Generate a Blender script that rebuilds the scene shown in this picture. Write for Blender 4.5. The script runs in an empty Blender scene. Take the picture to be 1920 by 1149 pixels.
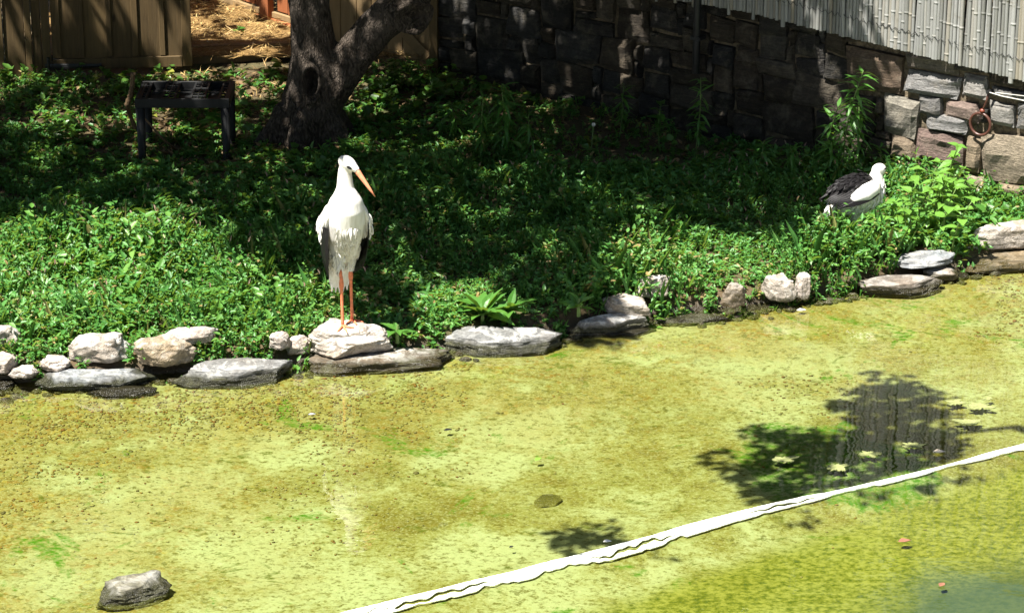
import bpy, bmesh, math, random
import numpy as np
from mathutils import Vector, Matrix, noise as mnoise
from mathutils.bvhtree import BVHTree

SC = bpy.context.scene
COL = SC.collection
RNG = np.random.default_rng(7)
random.seed(7)

# ------------------------------------------------------------------ camera, light, exposure
CAM_H, PITCH, FPX = 5.88, math.radians(20.0), 5444.0
cam_d = bpy.data.cameras.new('camera')
cam_d.sensor_width = 36.0
cam_d.lens = 36.0 * FPX / 1920.0
cam_d.clip_start, cam_d.clip_end = 0.5, 500.0
cam = bpy.data.objects.new('camera', cam_d)
cam.location = (0, 0, CAM_H)
cam.rotation_euler = (math.pi / 2 - PITCH, 0, 0)
COL.objects.link(cam)
SC.camera = cam

TO_SUN = Vector((-0.33, -0.28, 0.90)).normalized()
KX, KY = 0.33 / 0.90, 0.28 / 0.90            # shadow shift per metre of height
world = bpy.data.worlds.new('World')
SC.world = world
world.use_nodes = True
wn = world.node_tree
wn.nodes.clear()
sky = wn.nodes.new('ShaderNodeTexSky')
sky.sky_type = 'NISHITA'
sky.sun_disc = False
sky.sun_elevation = math.asin(TO_SUN.z)
sky.sun_rotation = math.atan2(TO_SUN.x, TO_SUN.y)
bg = wn.nodes.new('ShaderNodeBackground')
bg.inputs['Strength'].default_value = 0.056
wo = wn.nodes.new('ShaderNodeOutputWorld')
wn.links.new(sky.outputs[0], bg.inputs[0])
wn.links.new(bg.outputs[0], wo.inputs[0])
sun_d = bpy.data.lights.new('sun', 'SUN')
sun_d.energy = 5.0
sun_d.angle = math.radians(0.5)
sun_d.color = (1.0, 0.96, 0.88)
sun = bpy.data.objects.new('sun', sun_d)
sun.rotation_euler = (-TO_SUN).to_track_quat('-Z', 'Y').to_euler()
sun.location = (0, 0, 30)
COL.objects.link(sun)
SC.view_settings.view_transform = 'Standard'
SC.view_settings.look = 'None'
SC.view_settings.exposure = 1.78
SC.view_settings.gamma = 1.0
SC.view_settings.use_curve_mapping = False
SC.render.engine = 'CYCLES'
SC.cycles.use_denoising = True
SC.cycles.max_bounces = 8
SC.cycles.transparent_max_bounces = 12

# ------------------------------------------------------------------ measuring helpers
def ray(px, py):
    u, v = (px - 960.0) / FPX, (574.5 - py) / FPX
    cp, sp = math.cos(PITCH), math.sin(PITCH)
    return Vector((u, cp + v * sp, -sp + v * cp))

def P(px, py, z=0.0):
    d = ray(px, py)
    t = (z - CAM_H) / d.z
    return Vector((d.x * t, d.y * t, z))

def PY(px, py, Y):
    d = ray(px, py)
    t = Y / d.y
    return Vector((d.x * t, Y, CAM_H + d.z * t))

def to_px(x, y, z):
    cp, sp = math.cos(PITCH), math.sin(PITCH)
    dz = z - CAM_H
    dep = y * cp - dz * sp
    up = y * sp + dz * cp
    return 960.0 + FPX * x / dep, 574.5 - FPX * up / dep

def scale_at(p):
    return FPX / (p.y * math.cos(PITCH) - (p.z - CAM_H) * math.sin(PITCH))

SHORE_PX = [(-1500, 860), (-500, 780), (-100, 745), (0, 735), (60, 733), (320, 716), (560, 697), (850, 666), (1060, 636), (1230, 606), (1400, 588),
            (1600, 556), (1800, 520), (1920, 500), (2200, 450), (3200, 320)]
SHORE = [P(a, b) for a, b in SHORE_PX]
SHX = np.array([p.x for p in SHORE]); SHY = np.array([p.y for p in SHORE])
def shore_d(x, y):
    return (np.asarray(y) - np.interp(x, SHX, SHY)) * 0.93

def vnoise(x, y, seed=0):
    x = np.asarray(x, float); y = np.asarray(y, float)
    xi = np.floor(x).astype(np.int64); yi = np.floor(y).astype(np.int64)
    xf = x - xi; yf = y - yi
    def h(a, b):
        n = (a * 374761393 + b * 668265263 + seed * 1442695041) & 0xffffffff
        n = ((n ^ (n >> 13)) * 1274126177) & 0xffffffff
        return ((n ^ (n >> 16)) & 0xffff) / 65535.0
    sx = xf * xf * (3 - 2 * xf); sy = yf * yf * (3 - 2 * yf)
    return (h(xi, yi) * (1 - sx) + h(xi + 1, yi) * sx) * (1 - sy) + (h(xi, yi + 1) * (1 - sx) + h(xi + 1, yi + 1) * sx) * sy

def ground_z(x, y):
    d = shore_d(x, y)
    t = np.clip((d + 0.06) / 0.28, 0, 1)
    t = t * t * (3 - 2 * t)
    z = -0.22 + 0.30 * t + 0.03 * np.clip(d, 0, 6)
    return z + t * (0.05 * (vnoise(np.asarray(x) * 1.3, np.asarray(y) * 1.3, 3) - .5) + 0.02 * (vnoise(np.asarray(x) * 5, np.asarray(y) * 5, 4) - .5))

def gz(x, y):
    return float(ground_z(x, y))

def PG(px, py):
    """point of the bank seen at a pixel"""
    z = 0.12
    for _ in range(8):
        p = P(px, py, z)
        z = gz(p.x, p.y)
    return P(px, py, z)

# ------------------------------------------------------------------ object helpers
def put(o, parent=None):
    COL.objects.link(o)
    if parent is not None:
        o.parent = parent
    return o

def mesh_obj(name, me, material=None, parent=None, smooth=False):
    if material is not None and not me.materials:
        me.materials.append(material)
    if smooth:
        me.polygons.foreach_set('use_smooth', np.ones(len(me.polygons), dtype=bool))
    return put(bpy.data.objects.new(name, me), parent)

def tag(o, label=None, cat=None, group=None, kind=None):
    if label: o['label'] = label
    if cat: o['category'] = cat
    if group: o['group'] = group
    if kind: o['kind'] = kind
    return o

def thing(name, label, cat, loc=(0, 0, 0), rz=0.0, group=None):
    o = bpy.data.objects.new(name, None)
    o.empty_display_size = 0.1
    o.location = loc
    o.rotation_euler = (0, 0, rz)
    COL.objects.link(o)
    return tag(o, label, cat, group)

def pydata(name, v, f):
    me = bpy.data.meshes.new(name)
    me.from_pydata([tuple(p) for p in v], [], f)
    me.update()
    return me

def np_mesh(name, verts, quads, attrs=None):
    me = bpy.data.meshes.new(name)
    n, q = len(verts), len(quads)
    me.vertices.add(n)
    me.vertices.foreach_set('co', np.ascontiguousarray(verts, dtype=np.float32).ravel())
    me.loops.add(q * 4)
    me.loops.foreach_set('vertex_index', np.ascontiguousarray(quads, dtype=np.int32).ravel())
    me.polygons.add(q)
    me.polygons.foreach_set('loop_start', np.arange(0, q * 4, 4, dtype=np.int32))
    me.update(calc_edges=True)
    for k, a in (attrs or {}).items():
        at = me.attributes.new(k, 'FLOAT', 'POINT')
        at.data.foreach_set('value', np.ascontiguousarray(a, dtype=np.float32))
    return me

def box_mesh(name, sx, sy, sz, bev=0.003, origin=(0, 0, 0)):
    bm = bmesh.new()
    bmesh.ops.create_cube(bm, size=1.0)
    bmesh.ops.scale(bm, vec=(sx, sy, sz), verts=bm.verts)
    if bev > 0:
        bmesh.ops.bevel(bm, geom=bm.edges[:], offset=bev, segments=1, affect='EDGES')
    bmesh.ops.translate(bm, vec=origin, verts=bm.verts)
    me = bpy.data.meshes.new(name)
    bm.to_mesh(me); bm.free()
    return me

def frames(pts, up=Vector((0, 0, 1))):
    n = len(pts); out = []
    ref = None
    for i in range(n):
        t = (pts[min(i + 1, n - 1)] - pts[max(i - 1, 0)]).normalized()
        if ref is None:
            ref = up if abs(t.dot(up)) < 0.95 else Vector((1, 0, 0))
        b = t.cross(ref)
        if b.length < 1e-5:
            b = t.cross(Vector((0, 1, 0)))
        b.normalize()
        c = b.cross(t).normalized()
        ref = c
        out.append((t, b, c))
    return out

def loft_data(pts, radii, seg=12, up=Vector((0, 0, 1)), wob=None):
    pts = [Vector(p) for p in pts]
    V, F = [], []
    for i, (p, (t, b, c)) in enumerate(zip(pts, frames(pts, up))):
        r = radii[i]
        ra, rb = (r, r) if not isinstance(r, (tuple, list)) else r
        for k in range(seg):
            a = 2 * math.pi * k / seg
            w = 1.0 if wob is None else wob(i, a, p)
            V.append(p + b * (math.cos(a) * ra * w) + c * (math.sin(a) * rb * w))
    for i in range(len(pts) - 1):
        for k in range(seg):
            k2 = (k + 1) % seg
            F.append((i * seg + k, i * seg + k2, (i + 1) * seg + k2, (i + 1) * seg + k))
    V.append(pts[0]); V.append(pts[-1])
    a, z = len(V) - 2, len(V) - 1
    for k in range(seg):
        k2 = (k + 1) % seg
        F.append((a, k2, k))
        m = (len(pts) - 1) * seg
        F.append((z, m + k, m + k2))
    return V, F

def loft(name, pts, radii, seg=12, up=Vector((0, 0, 1)), wob=None):
    V, F = loft_data(pts, radii, seg, up, wob)
    return pydata(name, V, F)

def join_data(parts):
    V, F = [], []
    for v, f in parts:
        o = len(V)
        V += list(v)
        F += [tuple(i + o for i in q) for q in f]
    return V, F

def ellipsoid_data(c, r, rot=None, seg=16, rings=10):
    V, F = [], []
    c = Vector(c)
    for i in range(1, rings):
        th = math.pi * i / rings
        for k in range(seg):
            a = 2 * math.pi * k / seg
            p = Vector((r[0] * math.sin(th) * math.cos(a), r[1] * math.sin(th) * math.sin(a), r[2] * math.cos(th)))
            if rot is not None: p = rot @ p
            V.append(c + p)
    for i in range(rings - 2):
        for k in range(seg):
            k2 = (k + 1) % seg
            F.append((i * seg + k, (i + 1) * seg + k, (i + 1) * seg + k2, i * seg + k2))
    top, bot = Vector((0, 0, r[2])), Vector((0, 0, -r[2]))
    if rot is not None: top, bot = rot @ top, rot @ bot
    V += [c + top, c + bot]
    t, b = len(V) - 2, len(V) - 1
    for k in range(seg):
        k2 = (k + 1) % seg
        F.append((t, k, k2))
        m = (rings - 2) * seg
        F.append((b, m + k2, m + k))
    return V, F

def remeshed(name, V, F, voxel, smooth=4):
    """closed shells united into one continuous skin"""
    me = pydata(name, V, F)
    o = bpy.data.objects.new('tmp', me)
    COL.objects.link(o)
    m = o.modifiers.new('r', 'REMESH'); m.mode = 'VOXEL'; m.voxel_size = voxel
    if smooth:
        s = o.modifiers.new('s', 'SMOOTH'); s.factor = 0.5; s.iterations = smooth
    dg = bpy.context.evaluated_depsgraph_get()
    out = bpy.data.meshes.new_from_object(o.evaluated_get(dg))
    out.name = name
    bpy.data.objects.remove(o)
    bpy.data.meshes.remove(me)
    return out

# ------------------------------------------------------------------ materials
class NT:
    def __init__(self, name):
        self.m = bpy.data.materials.new(name)
        self.m.use_nodes = True
        self.t = self.m.node_tree
        self.t.nodes.clear()
        self.out = self.t.nodes.new('ShaderNodeOutputMaterial')
    def n(self, typ, ins=None, **kw):
        x = self.t.nodes.new('ShaderNode' + typ)
        for k, v in kw.items(): setattr(x, k, v)
        for k, v in (ins or {}).items():
            s = x.inputs[k]
            if hasattr(v, 'node'): self.t.links.new(v, s)
            else: s.default_value = v
        return x
    def coord(self, kind='Object', scale=(1, 1, 1), rot=(0, 0, 0)):
        c = self.n('TexCoord')
        return self.n('Mapping', {'Vector': c.outputs[kind], 'Scale': scale, 'Rotation': rot}).outputs[0]
    def pos(self, scale=(1, 1, 1)):
        g = self.n('NewGeometry')
        return self.n('Mapping', {'Vector': g.outputs['Position'], 'Scale': scale}).outputs[0]
    def noise(self, vec, scale, detail=4, rough=0.6, dist=0.0):
        return self.n('TexNoise', {'Vector': vec, 'Scale': scale, 'Detail': detail, 'Roughness': rough, 'Distortion': dist}).outputs['Fac']
    def ramp(self, fac, stops, interp='LINEAR'):
        r = self.n('ValToRGB', {'Fac': fac})
        cr = r.color_ramp; cr.interpolation = interp
        while len(cr.elements) < len(stops): cr.elements.new(0.5)
        for e, (p, c) in zip(cr.elements, stops):
            e.position = p
            e.color = (c[0], c[1], c[2], 1) if isinstance(c, (tuple, list)) else (c, c, c, 1)
        return r.outputs[0]
    def mix(self, fac, a, b, mode='MIX'):
        x = self.n('Mix', data_type='RGBA', blend_type=mode)
        for s, v in ((x.inputs[0], fac), (x.inputs[6], a), (x.inputs[7], b)):
            if hasattr(v, 'node'): self.t.links.new(v, s)
            else: s.default_value = v if not isinstance(v, (tuple, list)) or len(v) == 4 else (*v, 1)
        return x.outputs[2]
    def math(self, op, a, b=0.0, clamp=False):
        x = self.n('Math', operation=op, use_clamp=clamp)
        for s, v in ((x.inputs[0], a), (x.inputs[1], b)):
            if hasattr(v, 'node'): self.t.links.new(v, s)
            else: s.default_value = v
        return x.outputs[0]
    def bump(self, h, strength=0.5, dist=0.01):
        return self.n('Bump', {'Height': h, 'Strength': strength, 'Distance': dist}).outputs[0]
    def principled(self, col, rough=0.7, normal=None, spec=0.4, **kw):
        ins = {'Base Color': col if hasattr(col, 'node') else (*col, 1), 'Roughness': rough, 'Specular IOR Level': spec}
        if normal is not None: ins['Normal'] = normal
        ins.update(kw)
        return self.n('BsdfPrincipled', ins).outputs[0]
    def done(self, sh):
        self.t.links.new(sh, self.out.inputs[0])
        return self.m

def simple(name, col, rough=0.6, spec=0.4, var=0.25, scale=20, bump=0.3, bd=0.003):
    t = NT(name)
    c = t.coord()
    n = t.noise(c, scale, 5)
    lo = tuple(x * (1 - var) for x in col); hi = tuple(min(1, x * (1 + var)) for x in col)
    return t.done(t.principled(t.ramp(n, [(0.3, lo), (0.7, hi)]), rough, t.bump(n, bump, bd), spec))

def leaf_material(name, stops, trans=0.35, rough=0.42, tcol=(0.30, 0.42, 0.03)):
    t = NT(name)
    a = t.n('Attribute', attribute_name='tint').outputs['Fac']
    oi = t.n('ObjectInfo').outputs['Random']
    f = t.math('ADD', a, t.math('MULTIPLY', oi, 0.25))
    col = t.ramp(f, stops)
    n = t.noise(t.pos(), 60, 3)
    col = t.mix(t.math('MULTIPLY', n, 0.35), col, t.mix(1.0, col, (0.55, 0.6, 0.5), 'MULTIPLY'))
    pr = t.principled(col, rough, t.bump(n, 0.25, 0.004), 0.4)
    tr = t.n('BsdfTranslucent', {'Color': t.mix(0.6, col, tcol)}).outputs[0]
    return t.done(t.n('MixShader', {0: trans, 1: pr, 2: tr}).outputs[0])

M = {}
M['leaf'] = leaf_material('leaf_green', [(0.0, (0.025, 0.098, 0.018)), (0.35, (0.056, 0.185, 0.034)), (0.7, (0.088, 0.25, 0.055)), (0.93, (0.15, 0.32, 0.08)), (1.0, (0.30, 0.22, 0.09))], 0.4)
M['bush_leaf'] = leaf_material('leaf_bright', [(0.0, (0.12, 0.27, 0.04)), (0.6, (0.17, 0.33, 0.055)), (1.0, (0.22, 0.36, 0.075))], 0.35)
M['weed_leaf'] = leaf_material('leaf_weed', [(0.0, (0.055, 0.165, 0.024)), (0.6, (0.10, 0.23, 0.04)), (1.0, (0.15, 0.28, 0.06))], 0.3)
M['ivy_leaf'] = leaf_material('leaf_ivy', [(0.0, (0.03, 0.10, 0.012)), (0.8, (0.08, 0.17, 0.03)), (1.0, (0.22, 0.22, 0.04))], 0.25, 0.35)
M['crown_leaf'] = leaf_material('leaf_crown', [(0.0, (0.025, 0.06, 0.008)), (1.0, (0.06, 0.11, 0.018))], 0.12, tcol=(0.10, 0.18, 0.02))
M['stem'] = simple('stem_green', (0.10, 0.16, 0.04), 0.6, var=0.4)
M['stem_dry'] = simple('stem_dry', (0.20, 0.15, 0.07), 0.8)
M['spike'] = leaf_material('flower_spike', [(0.0, (0.30, 0.16, 0.13)), (1.0, (0.42, 0.30, 0.24))], 0.2)
M['litter'] = leaf_material('leaf_litter', [(0.0, (0.07, 0.045, 0.02)), (0.5, (0.16, 0.10, 0.045)), (1.0, (0.28, 0.20, 0.09))], 0.1, 0.8, (0.3, 0.2, 0.05))
M['straw'] = leaf_material('straw_blade', [(0.0, (0.20, 0.12, 0.04)), (0.5, (0.34, 0.21, 0.075)), (1.0, (0.48, 0.34, 0.14))], 0.1, 0.6, (0.5, 0.35, 0.1))

def soil():
    t = NT('soil'); p = t.pos()
    n1 = t.noise(p, 2.0, 6, 0.7); n2 = t.noise(p, 30, 5, 0.7)
    c = t.mix(n2, (0.035, 0.024, 0.013, 1), (0.14, 0.095, 0.05, 1))
    c = t.mix(t.ramp(n1, [(0.45, 0.0), (0.62, 1.0)]), c, (0.055, 0.06, 0.02, 1))
    z = t.n('SeparateXYZ', {0: t.pos()}).outputs[2]
    wet = t.n('MapRange', {0: z, 1: 0.02, 2: 0.07, 3: 1.0, 4: 0.0}).outputs[0]
    c = t.mix(wet, c, (0.03, 0.022, 0.012, 1))
    rough = t.math('SUBTRACT', 0.9, t.math('MULTIPLY', wet, 0.6))
    return t.done(t.principled(c, rough, t.bump(n2, 0.8, 0.02), 0.3))
M['soil'] = soil()

def straw_ground():
    t = NT('straw_ground'); p = t.pos()
    w = t.noise(t.pos((1, 1, 1)), 55, 6, 0.75, 1.5)
    n = t.noise(p, 5, 4)
    c = t.ramp(w, [(0.3, (0.10, 0.055, 0.018)), (0.5, (0.28, 0.17, 0.06)), (0.75, (0.42, 0.28, 0.11))])
    c = t.mix(t.math('MULTIPLY', n, 0.5), c, (0.25, 0.15, 0.06, 1))
    return t.done(t.principled(c, 0.85, t.bump(w, 1.0, 0.03), 0.2))
M['straw_ground'] = straw_ground()

def wood(name, lo, hi, grey):
    t = NT(name)
    rnd = t.n('ObjectInfo').outputs['Random']
    off = t.n('CombineXYZ', {0: t.math('MULTIPLY', rnd, 31.0), 1: 0.0, 2: t.math('MULTIPLY', rnd, 17.0)}).outputs[0]
    c = t.n('TexCoord').outputs['Object']
    v = t.n('VectorMath', {0: c, 1: off}, operation='ADD').outputs[0]
    g = t.n('Mapping', {'Vector': v, 'Scale': (60, 60, 3.5)}).outputs[0]
    grain = t.noise(g, 1.0, 5, 0.65, 0.6)
    big = t.noise(t.n('Mapping', {'Vector': v, 'Scale': (5, 5, 2)}).outputs[0], 1.0, 3)
    col = t.ramp(grain, [(0.25, lo), (0.75, hi)])
    col = t.mix(t.math('MULTIPLY', big, 0.7), col, (*grey, 1))
    k = t.n('TexVoronoi', {'Vector': t.n('Mapping', {'Vector': v, 'Scale': (9, 9, 3.2)}).outputs[0], 'Scale': 1.0}).outputs['Distance']
    col = t.mix(t.ramp(k, [(0.06, 0.8), (0.13, 0.0)]), col, (lo[0] * .35, lo[1] * .3, lo[2] * .3, 1))
    vr = t.math('ADD', t.math('MULTIPLY', rnd, 0.5), 0.75)
    col = t.n('VectorMath', {0: col, 'Scale': vr}, operation='SCALE').outputs[0]
    return t.done(t.principled(col, 0.75, t.bump(grain, 0.5, 0.006), 0.3))
M['wood'] = wood('weathered_boards', (0.045, 0.028, 0.010), (0.115, 0.072, 0.027), (0.085, 0.06, 0.028))
M['wood_pale'] = wood('pale_timber', (0.13, 0.08, 0.033), (0.23, 0.15, 0.07), (0.19, 0.135, 0.075))
M['wood_red'] = wood('red_stained_boards', (0.16, 0.045, 0.014), (0.27, 0.09, 0.03), (0.24, 0.085, 0.035))

def bark():
    t = NT('bark'); c = t.pos()
    wn_ = t.n('TexNoise', {'Vector': c, 'Scale': 12.0, 'Detail': 4.0}).outputs['Color']
    wv_ = t.n('VectorMath', {0: c, 1: t.n('VectorMath', {0: wn_, 'Scale': 0.07}, operation='SCALE').outputs[0]}, operation='ADD').outputs[0]
    s = t.n('Mapping', {'Vector': wv_, 'Scale': (62, 62, 20)}).outputs[0]
    v = t.n('TexVoronoi', {'Vector': s, 'Scale': 1.0, 'Randomness': 1.0}, feature='F1').outputs['Distance']
    n = t.noise(t.pos((1, 1, .4)), 70, 6, 0.75); b = t.noise(c, 4, 4)
    h = t.math('ADD', t.math('SUBTRACT', 1.0, v), n)
    col = t.ramp(t.math('MULTIPLY', h, 0.62), [(0.35, (0.010, 0.007, 0.005)), (0.58, (0.048, 0.036, 0.026)), (0.9, (0.13, 0.105, 0.085))])
    col = t.mix(t.ramp(b, [(0.42, 0.0), (0.68, 0.6)]), col, (0.085, 0.07, 0.058, 1))
    return t.done(t.principled(col, 0.9, t.bump(h, 1.0, 0.025), 0.2))
M['bark'] = bark()

def rock_mat(name, sx=1.0, layered=False):
    t = NT(name)
    p = t.pos()
    oc = t.n('ObjectInfo').outputs['Color']
    n1 = t.noise(p, 6, 6, 0.65); n2 = t.noise(p, 38, 7, 0.75); n3 = t.noise(p, 11, 4, 0.6, 1.0)
    lay = t.noise(t.n('Mapping', {'Vector': p, 'Scale': (9, 14, 90) if layered else (20, 20, 34), 'Rotation': (0.25, 0.15, 0.3)}).outputs[0], 1.0, 5, 0.65, 0.5)
    dark = t.n('VectorMath', {0: oc, 'Scale': 0.38}, operation='SCALE').outputs[0]
    col = t.mix(t.ramp(n2, [(0.33, 1.0), (0.55, 0.0)]), oc, dark)
    col = t.mix(t.ramp(n1, [(0.45, 0.0), (0.75, 0.75)]), col, t.mix(1.0, oc, (0.8, 0.66, 0.52), 'MULTIPLY'))
    col = t.mix(t.ramp(lay, [(0.42, 0.6), (0.56, 0.0)]), col, dark)
    col = t.mix(t.ramp(n3, [(0.60, 0.0), (0.72, 0.7)]), col, dark)
    nz = t.n('SeparateXYZ', {0: t.n('NewGeometry').outputs['Normal']}).outputs[2]
    al = t.n('ObjectInfo').outputs['Alpha']
    g = t.noise(p, 8, 5, 0.7, 0.6)
    gm = t.math('MULTIPLY', t.math('MULTIPLY', t.ramp(g, [(0.47, 0.0), (0.56, 1.0)]), t.ramp(nz, [(0.05, 0.0), (0.6, 1.0)])), al)
    col = t.mix(gm, col, (0.55, 0.54, 0.51, 1))
    z = t.n('SeparateXYZ', {0: p}).outputs[2]
    zz = t.math('ADD', z, t.math('MULTIPLY', t.math('SUBTRACT', n3, 0.5), 0.05))
    wet = t.n('MapRange', {0: zz, 1: 0.040, 2: 0.066, 3: 1.0, 4: 0.0}).outputs[0]
    col = t.mix(wet, col, t.mix(1.0, col, (0.17, 0.17, 0.10), 'MULTIPLY'))
    under = t.n('MapRange', {0: z, 1: -0.03, 2: 0.0, 3: 0.85, 4: 0.0}).outputs[0]
    col = t.mix(under, col, (0.115, 0.105, 0.02, 1))
    h = t.math('ADD', t.math('MULTIPLY', n2, 0.6), t.math('ADD', t.math('MULTIPLY', lay, 0.9), n3))
    rough = t.math('SUBTRACT', 0.85, t.math('MULTIPLY', wet, 0.6))
    return t.done(t.principled(col, rough, t.bump(h, 0.9, 0.022), 0.35))
M['rock'] = rock_mat('field_stone')
M['slate'] = rock_mat('layered_slate', layered=True)

def wall_stone():
    t = NT('wall_stone')
    p = t.pos(); oc = t.n('ObjectInfo').outputs['Color']
    n1 = t.noise(p, 9, 6, 0.7); n2 = t.noise(p, 48, 6, 0.75)
    lay = t.noise(t.n('Mapping', {'Vector': p, 'Scale': (10, 10, 62)}).outputs[0], 1.0, 5, 0.7, 0.8)
    dark = t.n('VectorMath', {0: oc, 'Scale': 0.42}, operation='SCALE').outputs[0]
    col = t.mix(t.ramp(lay, [(0.4, 0.8), (0.6, 0.0)]), oc, dark)
    col = t.mix(t.ramp(n2, [(0.35, 0.8), (0.55, 0.0)]), col, dark)
    col = t.mix(t.ramp(n1, [(0.5, 0.0), (0.8, 0.6)]), col, (0.20, 0.17, 0.125, 1))
    h = t.math('ADD', n2, t.math('ADD', lay, n1))
    return t.done(t.principled(col, 0.85, t.bump(h, 0.9, 0.02), 0.3))
M['wall_stone'] = wall_stone()
M['mortar'] = simple('mortar', (0.12, 0.096, 0.064), 0.95, 0.2, 0.55, 30, 1.0, 0.03)

def bamboo():
    t = NT('bamboo')
    rnd = t.n('ObjectInfo').outputs['Random']
    p = t.pos((40, 40, 3)); n = t.noise(p, 1.0, 4)
    m = t.noise(t.pos(), 14, 5, 0.7)
    col = t.ramp(rnd, [(0.0, (0.145, 0.147, 0.137)), (0.4, (0.21, 0.214, 0.207)), (0.75, (0.27, 0.275, 0.268)), (1.0, (0.22, 0.198, 0.155))])
    col = t.mix(t.math('MULTIPLY', n, 0.5), col, t.mix(1.0, col, (0.6, 0.57, 0.5), 'MULTIPLY'))
    col = t.mix(t.ramp(m, [(0.55, 0.0), (0.7, 0.55)]), col, (0.14, 0.13, 0.10, 1))
    return t.done(t.principled(col, 0.55, t.bump(n, 0.3, 0.003), 0.4))
M['bamboo'] = bamboo()

def water():
    t = NT('pond_water'); p = t.pos()
    a = t.noise(t.n('Mapping', {'Vector': p, 'Scale': (1.0, 1.6, 1.0)}).outputs[0], 2.6, 2, 0.5)
    b = t.noise(t.n('Mapping', {'Vector': p, 'Scale': (1.0, 2.2, 1.0), 'Rotation': (0, 0, 0.3)}).outputs[0], 9.0, 2, 0.5)
    h = t.math('ADD', a, t.math('MULTIPLY', b, 0.16))
    nr = t.bump(h, 0.16, 0.015)
    fr = t.n('Fresnel', {'IOR': 1.38, 'Normal': nr}).outputs[0]
    gl = t.n('BsdfGlossy', {'Color': (1, 1, 1, 1), 'Roughness': 0.01, 'Normal': nr}).outputs[0]
    tr = t.n('BsdfTransparent', {'Color': (0.92, 0.97, 0.80, 1)}).outputs[0]
    return t.done(t.n('MixShader', {0: fr, 1: tr, 2: gl}).outputs[0])
M['water'] = water()

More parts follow.
